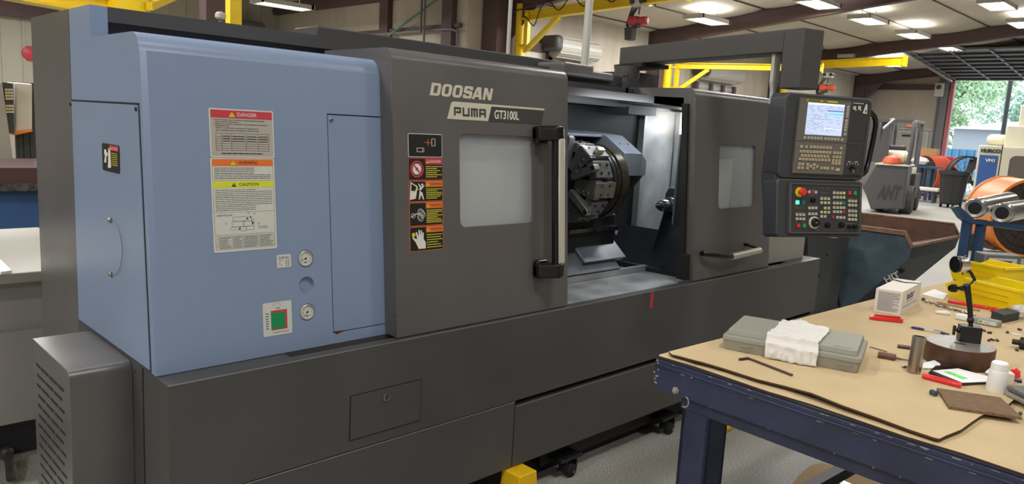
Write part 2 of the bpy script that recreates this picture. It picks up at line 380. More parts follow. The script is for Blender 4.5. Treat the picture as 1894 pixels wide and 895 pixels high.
for i, x in enumerate((-1.5, 5.0, 11.75, 17.5, 24.5, 31.6)):
    rafter(x, 'trim_%d' % (i + 2)) if x > XC else struct(MB().prism([(x - .09, -9, zr(-9) - .02), (x - .09, -1, zr(-1) - .02), (x - .09, 12.6, zr(12.6) - .02), (x - .09, 12.6, 3.95), (x - .09, -1, zr(-1) - .4), (x - .09, -9, zr(-9) - .4)], (.18, 0, 0)).build('trim_%d' % (i + 2), 'purple'))
# big purple mass of the first frame at the corner
mb = MB(); mb.box(11.3, 11.86, 12.1, 12.55, 0, 4.25); struct(mb.build('trim_10', 'purple'))
# girts, braces and pipes on the corner wall (plane x = XC)
mb = MB()
def wa(px, py): return W(px, py, 0, XC - .06)
for px in (714, 831):
    p = wa(px, 40); mb.box(XC - .14, XC, p.y - .17, p.y + .17, 0, 4.6)
a = wa(500, 66); b = wa(836, 37); mb.box(XC - .1, XC, 12.75, 20.9, 3.6, 3.68)
mb.box(XC - .16, XC, 12.7, 20.9, 4.34, 4.62)
struct(mb.build('trim_11', 'purple'))
t = MB(); p = wa(725, 69); q = wa(824, -4); t.cyl((XC - .2, p.y, p.z), (XC - .2, q.y, q.z), .025, n=8)
t.build('tie_rod', 'pipe_green'); tag(bpy.data.objects['tie_rod'], 'thin green diagonal bracing rod across the cream wall behind the lathe', 'rod')
t = MB(); t.path([(XC - .16, 20.5, 3.56), (XC - .16, 12.95, 3.56), (XC - .16, 12.72, 3.5), (XC - .16, 12.7, 3.2), (XC - .16, 12.7, .5)], .035)
o = t.build('wall_pipe', 'pipe_grey'); tag(o, 'grey horizontal pipe running along the cream wall and turning down at the corner', 'pipe')
t = MB(); p = wa(801, 40); t.cyl((XC - .3, p.y, 0.02), (XC - .3, p.y, 4.6), .025, n=8); t.cyl((XC - .3, p.y + .12, 3.5), (XC - .3, p.y + .12, 4.6), .025, n=8)
tag(t.build('conduit', 'pipe_grey'), 'thin vertical conduit pair crossing the diagonal bracing rod', 'conduit')
# far wall girt, jamb, operator box, door, exit sign
wall('trim_12', XF - .12, XF, OY1 + .1, YW, 3.82, 4.02, 'purple')
wall('trim_13', XF - .12, XF + .02, OY1 - .02, OY1 + .12, 0, OZ, 'jamb_red')
wall('trim_14', XF - .2, XF - .02, OY1 + .14, OY1 + .5, 0, 4.9, 'sect')
mb = MB(); mb.prism([(XF - .08, 11.9, 4.1), (XF - .08, 9.5, 5.4), (XF - .08, 9.5, 5.44), (XF - .08, 11.9, 4.14)], (.03, 0, 0)); struct(mb.build('trim_15', 'purple'))
p = W(1739, 165, 0, XF - .25)
t = thing('door_operator', 'beige electric door operator box beside the far overhead doorway', 'box', (XF - .4, p.y, 3.5))
MB().box(XF - .45, XF - .2, p.y - .14, p.y + .14, 3.55, 4.06).build('housing', 'white_paint', t, bevel=.02)
MB().lathe((XF - .45, p.y, 3.9), (-1, 0, 0), [(.09, 0), (.09, .02)], 20).build('emblem', 'hoist_dark', t)
MB().cyl((XF - .3, p.y, 1.2), (XF - .3, p.y, 3.55), .018, n=8).build('conduit', 'pipe_grey', t)
pa, pb = W(1716, 247, 0, XF), W(1663, 247, 0, XF)
t = thing('door_1', 'plain grey personnel door in the far wall below the exit sign', 'door', (XF - .05, (pa.y + pb.y) / 2, 0)); struct(t)
MB().box(XF - .07, XF - .03, pa.y, pb.y, 0, 2.15).build('leaf', 'door_grey', t)
mb = MB(); mb.box(XF - .1, XF - .02, pa.y - .07, pa.y, 0, 2.22); mb.box(XF - .1, XF - .02, pb.y, pb.y + .07, 0, 2.22); mb.box(XF - .1, XF - .02, pa.y, pb.y, 2.15, 2.22); mb.build('frame', 'wall_lower', t)
MB().box(XF - .13, XF - .07, pa.y + .1, pb.y - .1, .98, 1.04).build('push_bar', 'steel', t)
MB().box(XF - .13, XF - .07, pb.y - .5, pb.y - .15, 2.0, 2.07).build('door_closer', 'hoist_dark', t)
p = W(1687, 235, 0, XF - .1)
t = thing('exit_sign', 'small lit red exit sign on the far wall above the personnel door', 'sign', (XF - .1, p.y, 2.34))
MB().box(XF - .16, XF - .08, p.y - .2, p.y + .2, 2.36, 2.62).build('housing', 'cream', t)
MB().text('EXIT', Vector((XF - .165, p.y + .17, 2.4)), -Y, Z, width=.34, height=.18, bold=.03).build('lettering', 'exit_red', t)
# open sectional overhead door under the roof
t = thing('door_2', 'open sectional overhead door resting on its tracks under the roof', 'overhead door', (28, 6.3, 4.1)); struct(t)
A = Vector((32.2, 0, 4.22)); B = Vector((27.2, 0, 4.72)); dd = (B - A)
for k in range(8):
    a = A + dd * (k / 8); b = A + dd * ((k + 1) / 8 - .012)
    mb = MB(); mb.prism([(a.x, OY0, a.z), (b.x, OY0, b.z), (b.x, OY0, b.z + .05), (a.x, OY0, a.z + .05)], (0, OY1 - OY0, 0), 0)
    mb.prism([(a.x, OY0, a.z - .06), (a.x - .08, OY0, a.z - .055), (a.x - .08, OY0, a.z), (a.x, OY0, a.z)], (0, OY1 - OY0, 0), 1)
    for j in range(6):
        y = OY0 + .05 + j * 1.13
        mb.prism([(a.x, y, a.z - .05), (b.x, y, b.z - .05), (b.x, y, b.z), (a.x, y, a.z)], (0, .09, 0), 0)
    mb.build('door_section', ['sect', 'sect_dark'], t)
for y in (OY1 + .02, OY0 - .1):
    MB().prism([(32.3, y, 4.1), (27.0, y, 4.63), (27.0, y, 4.73), (32.3, y, 4.2)], (0, .07, 0)).build('track', 'silver_far', t)
# roll-up doors on the side wall
def rollup(px0, px1, pyt, name, label, x1off=0):
    a = W(px0, pyt, 1, YW - .3); b = W(px1, pyt, 1, YW - .3); zt = 3.45
    t = thing(name, label, 'roll-up door', ((a.x + b.x) / 2, YW - .3, 0)); struct(t)
    mb = MB(); mb.cyl((a.x, YW - .3, zt), (b.x, YW - .3, zt), .24, n=24)
    for k in range(10):
        an = 2 * PI * k / 10; mb.box(a.x, b.x, YW - .3 + .24 * math.cos(an) - .01, YW - .3 + .24 * math.cos(an) + .01, zt + .24 * math.sin(an) - .01, zt + .24 * math.sin(an) + .01)
    mb.build('barrel', 'shutter', t)
    MB().box(a.x - .25, a.x, YW - .6, YW - .05, zt - .12, zt + .24).build('end_bracket', 'hoist_dark', t, bevel=.08)
    mb = MB(); z = 0.0
    while z < zt - .25: mb.box(a.x, b.x, YW - .12, YW - .06, z, z + .1); mb.box(a.x, b.x, YW - .1, YW - .06, z + .1, z + .13); z += .13
    mb.build('curtain', 'shutter', t)
    mb = MB()
    for x in (a.x - .12, (a.x * 2 + b.x) / 3, (a.x + 2 * b.x) / 3, b.x): mb.box(x, x + .12, YW - .2, YW - .04, 0, zt - .3)
    mb.build('guide_rail', 'purple', t)
rollup(1026, 1101, 80, 'door_3', 'grey roll-up door behind the red hoist')
rollup(1302, 1368, 120, 'door_4', 'grey roll-up door seen under the control arm')
a = W(960, 90, 1, YW - .05); b = W(1008, 90, 1, YW - .05)
t = thing('door_5', 'white sliding door panel between the first jib crane and the roll-up door', 'door', ((a.x + b.x) / 2, YW - .05, 0)); struct(t)
MB().box(a.x, b.x, YW - .08, YW, 0, 3.3).build('leaf', 'white_paint', t)
mb = MB(); mb.box(b.x, b.x + .2, YW - .12, YW, 0, 3.55); mb.box(a.x - .1, b.x + .2, YW - .12, YW, 3.3, 3.5); mb.build('frame', 'purple', t)

# ------------------------------------------------------------------ ceiling lamps
def lamp(x, y, z, label, lit=True, watts=None, sensible=True):
    t = thing('ceiling_lamp', label, 'lamp', (x, y, z), None)
    mb = MB(); mb.box(x - .62, x + .62, y - .26, y + .26, z + .06, z + .1)
    for s in (-1, 1): mb.prism([(x - .62, y + s * .26, z + .06), (x - .62, y + s * .22, z + .06), (x - .62, y + s * .26, z + .0)], (1.24, 0, 0))
    mb.box(x - .64, x - .56, y - .26, y + .26, z, z + .1); mb.box(x + .56, x + .64, y - .26, y + .26, z, z + .1)
    mb.build('reflector', 'lamp_body', t)
    for k in range(4): MB().cyl((x - .56, y - .18 + k * .12, z + .035), (x + .56, y - .18 + k * .12, z + .035), .022, n=10).build('tube', 'tube_light' if lit else 'tube_dim', t)
    mb = MB()
    for s in (-.4, .4): mb.cyl((x + s, y, z + .1), (x + s, y, z + .4), .006, n=6)
    mb.build('hanger', 'cable', t)
    if lit:
        area('lamp_light', (x, y, z - .01), 1.15, .45, watts or LAMP_W); area('lamp_uplight', (x, y, z + .13), 1.1, .45, .16 * (watts or LAMP_W), rot=(PI, 0, 0))
    return t
seen = {(13.13, 10.1): 'high-bay lamp above the first jib crane, bright tubes', (16.15, 10.05): 'bright high-bay lamp just above the control arm in front of the long rafter',
        (16.55, 7.6): 'bright high-bay lamp cut by the top edge of the picture above the control panel', (19.3, 7.56): 'bright high-bay lamp in the middle roof row, nearest to the control arm top',
        (22.28, 7.5): 'bright high-bay lamp, second along the middle row toward the doorway', (25.5, 7.53): 'dull high-bay lamp over the edge of the open overhead door',
        (24.97, 10.1): 'dull high-bay lamp beyond the rafter, near the third jib crane', (27.34, 9.85): 'small lit high-bay lamp nearest the far wall', 
        (19.98, 5.04): 'high-bay lamp at the top right showing its separate tubes', (23.0, 5.15): 'high-bay lamp at the far right edge, half out of view', (21.5, 10.1): 'dull high-bay lamp peeking out over the control arm'}
for (x, y), lb in seen.items():
    dull = lb.startswith('dull')
    lamp(x, y, zr(y) - .33, lb, not dull, LAMP_W * (.85 if y < 6 else 1.3 if x > 21 else 1.25))
for x, y, f in ((-4.5, 5.0, 1.6), (-4.5, .5, 1.6), (-3.5, -4.5, 1.3), (1.5, 9.0, 1.5), (0.5, 4.2, 1.1), (1.5, -.5, .9), (5.5, -2.5, 1.0), (6.5, 3.0, .8), (11, 4.6, 1.1), (11, -.5, .9), (16, 1.0, .35), (22, 1.0, .35), (28, 1.0, .6)):
    lamp(x, y, zr(y) - .33, 'high-bay lamp above the workshop, outside the picture', True, LAMP_W * f)['group'] = 'high-bay lamps outside the picture'
lamp(8.4, 15.9, 3.88, 'long fluorescent lamp hanging in the side bay at the upper left', True, LAMP_W * 1.6)
for x, y in ((3.5, 17), (-1, 15)): lamp(x, y, 4.2, 'added lamp brightening the side bay, outside the picture', True, LAMP_W * 1.5)['group'] = 'added side bay lamps outside the picture'  # extra unseen lamps, added to brighten the side bay

# ------------------------------------------------------------------ outside
mb = MB(); mb.box(XF + .15, 110, -60, 80, -.12, -.02); struct(mb.build('ground', 'concrete_out'))
t = thing('shed', 'white-roofed house beyond the open overhead doorway', 'house', (56, 13.5, 0)); ez = W(1800, 239, 0, 52.4).z; rz_ = W(1800, 223, 0, 56).z
p0 = W(1756, 236, 0, 52); p1 = W(1880, 250, 0, 52); pr = W(1800, 212, 0, 54)
MB().box(53, 62, p1.y - 3, p0.y, 0, ez).build('wall', 'siding', t)
MB().add([(52.4, p0.y + .3, ez), (52.4, p1.y - 3.6, ez), (56, p1.y + .6, rz_), (56, p0.y - 2.1, rz_), (62, p0.y + .3, ez), (62, p1.y - 3.6, ez)], [(0, 1, 2, 3), (0, 3, 4), (1, 5, 2), (3, 2, 5, 4)]).build('roof', 'roof_white', t)
MB().box(52.95, 53, p0.y - 5.2, p0.y - 4, 1.6, 2.5).build('window', 'vmc_glass', t)
for k in range(7):
    y1 = 12.5 - k * 1.45
    mb = MB(); mb.box(44, 44.1, y1 - 1.4, y1, 0, 1.62)
    for q in range(4): mb.box(43.92, 44, y1 - .3 - q * .34, y1 - .2 - q * .34, 0, 1.62)
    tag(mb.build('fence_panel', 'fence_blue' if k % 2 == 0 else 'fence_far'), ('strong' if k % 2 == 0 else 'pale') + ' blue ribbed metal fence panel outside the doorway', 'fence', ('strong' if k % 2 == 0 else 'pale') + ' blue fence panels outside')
p = W(1862, 200, 0, 38)
tag(MB().cyl((38, p.y, 0), (38, p.y, 7.5), .1, .08, n=12).build('utility_pole', 'sect_dark'), 'dark slim pole standing outside the overhead doorway', 'pole')
def tree(x, y, h, r, leaf, label, n=650, seed=1, size=.5, low=.2):
    rd = random.Random(seed); t = thing('tree', label, 'tree', (x, y, 0), 'trees outside the doorway')
    mb = MB()
    blobs = []
    for _ in range(16):
        a = rd.uniform(0, 2 * PI); rr = r * rd.uniform(.1, .75); blobs.append((x + rr * math.cos(a), y + rr * math.sin(a), h * rd.uniform(low + .1, .9), r * rd.uniform(.28, .5)))
    for _ in range(n):
        b = rd.choice(blobs); v = Vector((rd.gauss(0, 1), rd.gauss(0, 1), rd.gauss(0, 1))).normalized() * b[3] * rd.uniform(.75, 1.05)
        c = Vector(b[:3]) + v; a = Vector((rd.gauss(0, 1), rd.gauss(0, 1), rd.gauss(0, 1))).normalized(); q = a.orthogonal().normalized(); s = size * rd.uniform(.4, 1)
        e = a.cross(q)
        mb.add([c + q * s, c + e * s * .6, c - q * s, c - e * s * .6], [(0, 1, 2, 3)])
    mb.build('foliage', leaf, t, recalc=False)
    mb = MB(); mb.cyl((x, y, 0), (x, y, h * .55), .3, .15, n=10)
    for b in blobs[:6]: mb.cyl((x, y, h * .4), b[:3], .1, .04, n=6)
    mb.build('trunk', 'bark', t)
tree(62, 18.5, 9.6, 4.6, 'leaf', 'tall leafy tree left of the doorway beyond the white roof', 8000, 3, .22, .15)
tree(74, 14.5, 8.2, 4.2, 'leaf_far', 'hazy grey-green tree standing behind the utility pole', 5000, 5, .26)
tree(66, 10.0, 6.2, 4.2, 'leaf_pale', 'low pale green tree at the right of the doorway', 5000, 8, .22, .05)
# ------------------------------------------------------------------ the lathe
mac = thing('cnc_lathe', 'large CNC lathe with pale blue headstock cabinet, dark grey sliding doors and base', 'machine tool', (2.9, 2.5, 0))
X0, X1, YF, BT, SM = .771, 5.04, 2.1, .826, .468
TOPZ = 1.902
# base skirt
mb = MB()
mb.box(X0, X1, YF, YF + .02, SM, BT); mb.box(X0, X0 + .02, YF + .02, 2.928, .0, BT); mb.box(X1 - .02, X1, YF + .02, 2.9, .175, BT)
mb.box(X0 + .02, 1.17, YF + .02, 2.35, BT - .012, BT); mb.box(1.17, 4.66, YF + .02, YF + .045, BT - .012, BT); mb.box(4.66, X1 - .02, YF + .02, 2.9, BT - .012, BT)
mb.box(1.15, 2.0, 2.19, 2.24, .6, BT); mb.box(4.3, 4.68, 2.3, 2.35, .6, BT); mb.box(1.13, 1.15, YF + .02, 2.3, .6, BT - .012)
mb.build('base', 'base_grey', mac)
for a_, b_, z_ in ((X0, X1, BT), (X0, W(953, 745, 1, YF).x, SM - .004), (W(953, 745, 1, YF).x + .003, X1, SM - .026)): MB().box(a_, b_, YF - .0012, YF + .0004, z_ - .0022, z_ + .0006).build('edge_highlight', 'worn_edge_highlight', mac)  # pale strips paint the bright highlight along worn base edges and seams
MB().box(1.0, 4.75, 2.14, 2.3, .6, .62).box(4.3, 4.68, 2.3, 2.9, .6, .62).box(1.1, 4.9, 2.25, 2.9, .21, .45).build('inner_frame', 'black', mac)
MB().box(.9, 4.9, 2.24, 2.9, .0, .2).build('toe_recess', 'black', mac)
sx = W(953, 745, 1, YF).x
MB().box(X0, sx - .003, YF, YF + .018, .175, SM - .004).box(X0 + .02, sx - .003, YF + .018, YF + .04, SM - .012, SM - .004).build('lower_panel', 'base_grey', mac)
MB().box(sx + .003, X1, YF, YF + .018, .175, SM - .026).box(sx + .003, X1 - .02, YF + .018, YF + .05, SM - .034, SM - .026).build('lower_panel', 'base_grey', mac)
MB().box(X0 + .02, X1 - .02, YF + .06, YF + .07, SM - .06, SM + .02).build('gap_backing', 'seam', mac)
def onf(px, py, y=YF - .0008): return W(px, py, 1, y)
a = onf(649, 734); b = onf(778, 701); c = onf(777, 776)
hb = MB(); w = .003
hb.box(a.x, b.x, YF - .004, YF, c.z, a.z); hp = hb.build('access_plate', 'base_grey', mac, bevel=.001)
MB().box(a.x - w, b.x + w, YF - .0015, YF, c.z - w, a.z + w).build('plate_gap', 'seam', mac)
q = onf(714, 733); MB().lathe((q.x, YF - .004, q.z), (0, -1, 0), [(.016, 0), (.016, .003), (.011, .005), (.011, .003), (.004, .003)], 24).build('lock', 'steel', hp)
q = onf(1207, 541); r = onf(1211, 569); MB().box(q.x - .014, q.x + .012, YF - .001, YF, r.z, BT - .004).build('tape_mark', 'label_red', mac)
mb = MB(); q = W(960, 867, 0, X0)
for z in (.05, .3, .55, .75): mb.lathe((X0, 2.3, z), (-1, 0, 0), [(.006, 0), (.006, .002), (.002, .003)], 10)
mb.build('screw_row', 'steel', mac)
MB().box(X0 - .002, X0, 2.293, 2.297, .0, BT).build('side_seam', 'seam', mac)
# louvred box at the left end
lz = .822; bx0, bx1, by0, by1 = .597, X0, 2.385, 2.80
prof = [(by1, 0), (by1, lz)] + [(by0 + .03 - .03 * math.sin(a), lz - .03 + .03 * math.cos(a)) for a in [i * PI / 2 / 5 for i in range(6)]] + [(by0, 0)]
bxo = MB(); bxo.prism([(bx0, y, z) for y, z in prof], (bx1 - bx0, 0, 0)); lb = bxo.build('side_cover', 'machine_grey', mac, bevel=.002)
slots = []
nrow = 12
for i in range(19):
    for j in range(4):
        y0 = by1 - .035 + .03 - j * .098 - (.049 if i % 2 else 0); z0 = .748 - i * .0345
        ya, yb = y0, y0 - .084
        yb = max(yb, by0 + .060); ya = min(ya, by1 - .045)
        if ya - yb < .012: continue
        mbs = MB(); mbs.prism([(bx0 - .001, ya, z0 + .004), (bx0 - .001, yb, z0 + .004), (bx0 - .001, yb, z0 - .005), (bx0 - .001, ya, z0 - .005)], (.002, 0, 0))
        mbs.build('louvre_slot', 'black', lb)
MB().lathe((X0 - .001, by0 - .02, .80), (-1, 0, 0), [(.007, 0), (.007, .004), (.002, .006)], 12).build('bolt', 'steel', mac)
# blue headstock cabinet
LE = .088
def yc(z): return 2.19 + LE * (z - .825)
CN = unit(Vector((1, 0, 0)).cross(unit((0, LE, 1)))); CV = unit((0, LE, 1)); CO = Vector((0, 2.19, .825))
CT = 1.802; CXR = 1.60
fy0 = yc(.828)
rr = .055
side = [(2.925, .828), (2.925, TOPZ), (2.705, TOPZ), (2.705, CT)]
ytop = yc(CT)
for i in range(13):
    a = i / 12 * PI / 2; side.append((ytop + rr - rr * math.sin(a) , CT - rr + rr * math.cos(a)))
side[-1] = (yc(CT - rr), CT - rr)
side.append((fy0, .828))
cab = MB(); arc_y0 = ytop + rr
# left end plate
cab.prism([(X0, y, z) for y, z in side], (.018, 0, 0))
# back post front face & tops
cab.box(X0 + .018, .824, 2.705, 2.925, CT, TOPZ)
cab.box(X0 + .018, CXR, arc_y0, 2.704, CT - .012, CT)
cab.box(X0 + .018, CXR, fy0 + .01, 2.9, .828, .84)
# rounded top edge
arc = side[4:17]
cab.prism([(X0 + .018, y, z) for y, z in arc] + [(X0 + .018, arc[-1][0] + .03, arc[-1][1]), (X0 + .018, arc[0][0] + .0, arc[0][1] - .012)], (CXR - X0 - .018, 0, 0))
# front with gauge holes
zt = CT - rr
def vof(z): return (z - .825) / CV.z
v0, v1 = vof(.828), vof(zt) + .002
gx, gr, gz = 1.2605, .0285, (1.128, 1.04, .950)
gv = [(vof(z)) for z in gz]
cl, cr_ = gx - .04, gx + .04
cab.obox(CO, X, CV, CN, X0 + .018, cl, v0, v1, -.012, 0); 
hx0 = 1.358
cab.obox(CO, X, CV, CN, cr_, hx0 - .003, v0, v1, -.012, 0)
cab.obox(CO, X, CV, CN, hx0 - .003, CXR, v0, vof(.868) - .003, -.012, 0); cab.obox(CO, X, CV, CN, hx0 - .003, CXR, vof(1.6) + .004, v1, -.012, 0)
vv = v1
for g in gv:
    cab.obox(CO, X, CV, CN, cl, cr_, g + .04, vv, -.012, 0); cab.holed(CO, X, CV, CN, (cl, cr_, g - .04, g + .04), (gx - gr, gx + gr, g - gr, g + gr), .0001, gr - .0001, .012, k=8); vv = g - .04
cab.obox(CO, X, CV, CN, cl, cr_, v0, vv, -.012, 0)
cabo = cab.build('headstock_cabinet', 'machine_blue', mac)
hd = MB(); hd.obox(CO, X, CV, CN, hx0, CXR, vof(.868), vof(1.6), -.012, -.0005); hd.build('hatch', 'machine_blue', cabo)
MB().obox(CO, X, CV, CN, hx0 - .01, CXR - .01, vof(.86), vof(1.61), -.02, -.013).build('hatch_gap', 'seam', cabo)
h2 = MB(); q = Wp(612, 222, CO, CN); h2.lathe(q - CN * .003, CN, [(.006, 0), (.006, .006), (.004, .007), (.003, .004), (.001, .004)], 16); h2.build('hatch_latch', 'steel', cabo)
ru = MB(); q = Wp(617, 616, CO, CN)
ru.prism([q + X * dx + CV * dv for dx, dv in ((0, .002), (.012, -.006), (.02, -.004), (.03, -.001), (.045, .004), (.0, .006))], CN * .001); ru.build('paint_chip', 'disc_rust', cabo)
# side door of the cabinet
sd = MB(); sz0, sz1 = .836, 1.598; yfs = 2.285
sd.prism([(X0 - .003, 2.918, sz0), (X0 - .003, 2.918, sz1), (X0 - .003, yfs + .0, sz1), (X0 - .003, yfs - .055, sz0)], (.003, 0, 0)); sdo = sd.build('side_door', 'machine_blue', mac)
MB().prism([(X0 - .001, 2.924, sz0 - .006), (X0 - .001, 2.924, sz1 + .006), (X0 - .001, yfs - .005, sz1 + .006), (X0 - .001, yfs - .061, sz0 - .006)], (.0008, 0, 0)).build('side_door_gap', 'seam', mac)
for px, py in ((206, 407), (207, 507)):
    q = W(px, py, 0, X0 - .003); MB().lathe(q, (-1, 0, 0), [(.009, 0), (.009, .006), (.004, .010)], 12).build('cable_screw', 'steel', sdo)
a, b = W(206, 407, 0, X0 - .01), W(207, 507, 0, X0 - .01)
pts = [a] + [W(px, py, 0, X0 - .008) for px, py in ((212, 410), (222, 430), (227, 460), (224, 490), (217, 506))] + [b]
MB().path(pts, .001, 6, sub=2).build('safety_cable', 'pipe_grey', sdo)
for px, py in ((131, 193), (252, 202)):
    q = W(px, py, 0, X0 - .003); MB().lathe(q, (-1, 0, 0), [(.006, 0), (.006, .003), (.002, .003)], 12).build('side_screw', 'rubber', sdo)
# label on the side door
O = W(189, 264, 0, X0 - .0035); E_ = W(222, 322, 0, X0 - .0035)
lw = O.y - E_.y; lh = O.z - E_.z; U = -Y; V_ = Z; N = -X; O = Vector((O.x, O.y, E_.z))
l = MB(); l.rplate(O, U, V_, N, (0, lw, 0, lh), .008, 0, .001, 0)
l.obox(O, U, V_, N, lw * .45, lw * .96, lh * .78, lh * .96, .001, .0016, 1)
l.prism([O + U * (lw * a) + V_ * (lh * b) + N * .001 for a, b in ((.34, .12), (.52, .16), (.5, .84), (.4, .86))], N * .0006, 2)
l.sphere(O + U * lw * .2 + V_ * lh * .66 + N * .001, .011, 10, 2, (.2, 1, 1))
l.prism([O + U * (lw * a) + V_ * (lh * b) + N * .001 for a, b in ((.12, .3), (.2, .62), (.32, .7), (.36, .6), (.26, .52), (.24, .3))], N * .0006, 2)
for k in range(7): l.obox(O, U, V_, N, lw * .56, lw * .9, lh * (.68 - k * .07), lh * (.70 - k * .07), .001, .0014, 3)
l.text('DANGER', O + U * lw * .62 + V_ * lh * .83 + N * .002, U, V_, width=lw * .3, height=lh * .07, m=4)
l.prism([O + U * (lw * a) + V_ * (lh * b) + N * .0016 for a, b in ((.48, .81), (.58, .81), (.53, .92))], N * .0004, 3)
l.build('side_warning_label', ['label_black', 'label_red', 'text_white', 'text_yel', 'text_white'], sdo)
# rear enclosure: dark tower, header and rear sheet
re_ = MB()
re_.box(X0, .80, 2.93, 3.42, 0, TOPZ); re_.box(.80, 3.6, 3.40, 3.42, .8, TOPZ - .02); re_.box(.8, 3.6, 2.94, 3.42, TOPZ - .014, TOPZ - .002); re_.box(.80, X1 - .1, 2.93, 3.42, 0, .8)
re_.build('rear_tower', 'machine_grey', mac)
hd = MB(); hx1 = W(1278, 146, 2, 1.86).x; hx1 = 3.68
hd.box(.825, hx1, 2.705, 2.93, TOPZ - .012, TOPZ); hd.box(.825, hx1, 2.705, 2.715, TOPZ - .047, TOPZ - .012); hd.box(.825, hx1, 2.745, 2.76, CT - .06, TOPZ - .04)
hd.build('header_rail', 'machine_dark', mac)
bb = MB(); bb.box(1.63, 3.16, 2.80, 2.985, TOPZ, 1.95); bb.build('roof_duct', 'machine_dark', mac, bevel=.004)
bb = MB(); bb.box(2.9, 3.14, 2.6, 2.80, 1.86, 1.93); bb.box(3.14, 3.34, 2.62, 2.84, 1.86, 1.905); bb.build('roof_cover', 'machine_grey', mac, bevel=.018, seg=3)
bb = MB(); bb.box(2.45, 4.62, 2.655, 2.70, 1.842, 1.862); bb.box(2.45, 4.62, 2.60, 2.64, 1.80, 1.835); bb.box(2.45, 4.62, 2.5, 2.52, 1.76, 1.80); bb.build('door_track', 'machine_dark', mac)
q = W(1158, 120, 1, 2.62); MB().box(q.x - .012, q.x + .012, 2.60, 2.63, 1.80, 1.90).cyl((q.x, 2.615, 1.9), (q.x, 2.615, 1.915), .02).build('track_post', 'conveyor', mac)
MB().box(4.6, 4.64, 2.23, 2.92, .825, 1.80).build('right_end_wall', 'machine_dark', mac)
MB().box(4.42, 4.95, 2.18, 2.205, .828, 1.25).build('beige_cover', 'left_grey', mac)
# sliding doors
DL = .0855
DV = unit((0, DL, 1)); DN = unit(X.cross(DV)); DO = Vector((0, 2.12, .825))
def dv(z): return (z - .825) / DV.z
def door(x0, x1, win, name):
    zt = 1.842; r = .045; ybt = 2.12; yt = 2.12 + DL * (zt - r - .825)
    d = MB()
    # front plate with the window opening
    d.holed(DO, X, DV, DN, (x0, x1, dv(.83), dv(zt - r)), (win[0], win[1], dv(win[2]), dv(win[3])), .0005, .028, .014)
    arc = [(yt + r - r * math.cos(a), zt - r + r * math.sin(a)) for a in [i * PI / 2 / 12 for i in range(13)]]
    A = [(x0, y, z) for y, z in arc] + [(x0, 2.64, zt), (x0, 2.64, zt - .03), (x0, arc[-1][0] + .01, zt - .03), (x0, yt + .014, zt - r)]
    d.prism(A, (x1 - x0, 0, 0))
    for xx in (x0 - .0006, x1 - .0134):
        deep = name == 'left' and xx < x0 + .1
        d.prism([(xx, 2.1345, .831), (xx, yt + .0145, zt - r)] + [(xx, y + .003, z - .003) for y, z in arc] + [(xx, 2.638, zt - .003), (xx, 2.638, 1.70 if deep else zt - .04), (xx, yt + (.14 if deep else .07), 1.66 if deep else zt - .05), (xx, 2.24 if deep else 2.18, .831)], (.014, 0, 0))
    return d
w1 = (1.872, 2.278, 1.205, 1.558)
d1 = door(1.570, 2.487, w1, 'left').build('sliding_door', 'machine_grey', mac)
w2 = (3.745, 4.152, 1.205, 1.558)
d2 = door(3.495, 4.345, w2, 'right').build('sliding_door', 'machine_grey', mac)
for d, w_ in ((d1, w1), (d2, w2)):
    MB().rplate(DO, X, DV, DN, (w_[0] - .01, w_[1] + .01, dv(w_[2]) - .01, dv(w_[3]) + .01), .03, -.022, -.015).build('window_pane', 'glass_win', d)
MB().prism([(3.475, 2.165, .84), (3.475, 2.20, .84), (3.475, 2.27, 1.76), (3.475, 2.235, 1.76)], (.018, 0, 0)).prism([(3.455, 2.14, .835), (3.455, 2.2, .835), (3.455, 2.21, .97), (3.455, 2.15, .97)], (.038, 0, 0)).build('door_seal', 'rubber', d2)
# pale sheets behind both windows stand in for reflections and the lit interior
MB().box(1.62, 2.44, 2.26, 2.27, 1.10, 1.515).build('reflection_sheet', 'white_paint', d1)
MB().box(3.60, 4.3, 2.34, 2.35, 1.10, 1.60).build('reflection_sheet', 'hood_blue', d2)
mb = MB(); mb.box(3.88, 4.12, 2.30, 2.335, 1.12, 1.47); mb.build('bright_reflection_sheet', 'white_paint', d2)
# door handle, left: vertical bar with black ends
hn = MB(); hx = 2.355
def hp_(x, z, out): return DO + X * x + DV * dv(z) + DN * out
hy = .085
for z0, z1 in ((1.60, 1.55), (.975, 1.03)):
    sg = 1 if z0 > z1 else -1
    hn.obox(DO, X, DV, DN, 2.262, 2.332, dv(z0) - (.075 if sg > 0 else 0), dv(z0) + (0 if sg > 0 else .075), 0, .035)
    P = [DO + X * a + DN * b for a, b in ((2.262, 0), (2.330, .0), (2.362, hy - .02), (2.360, hy + .012), (2.318, hy + .018), (2.262, .04))]
    h0 = dv(z0) - (.062 if sg > 0 else 0); hn.prism([p + DV * h0 for p in P], DV * .062)
    hn.build('handle_bracket', 'black_gloss', d1, bevel=.012, seg=3); hn = MB()
hn = MB(); hn.obox(DO, X, DV, DN, 2.312, 2.362, dv(.975), dv(1.60), hy - .025, hy + .006); hn.build('handle_rail', 'black_gloss', d1, bevel=.01, seg=3)
hn = MB(); hn.obox(DO, X, DV, DN, 2.322, 2.358, dv(1.035), dv(1.548), hy + .006, hy + .016); gb = hn.build('handle_grip', 'grip', d1, bevel=.006)
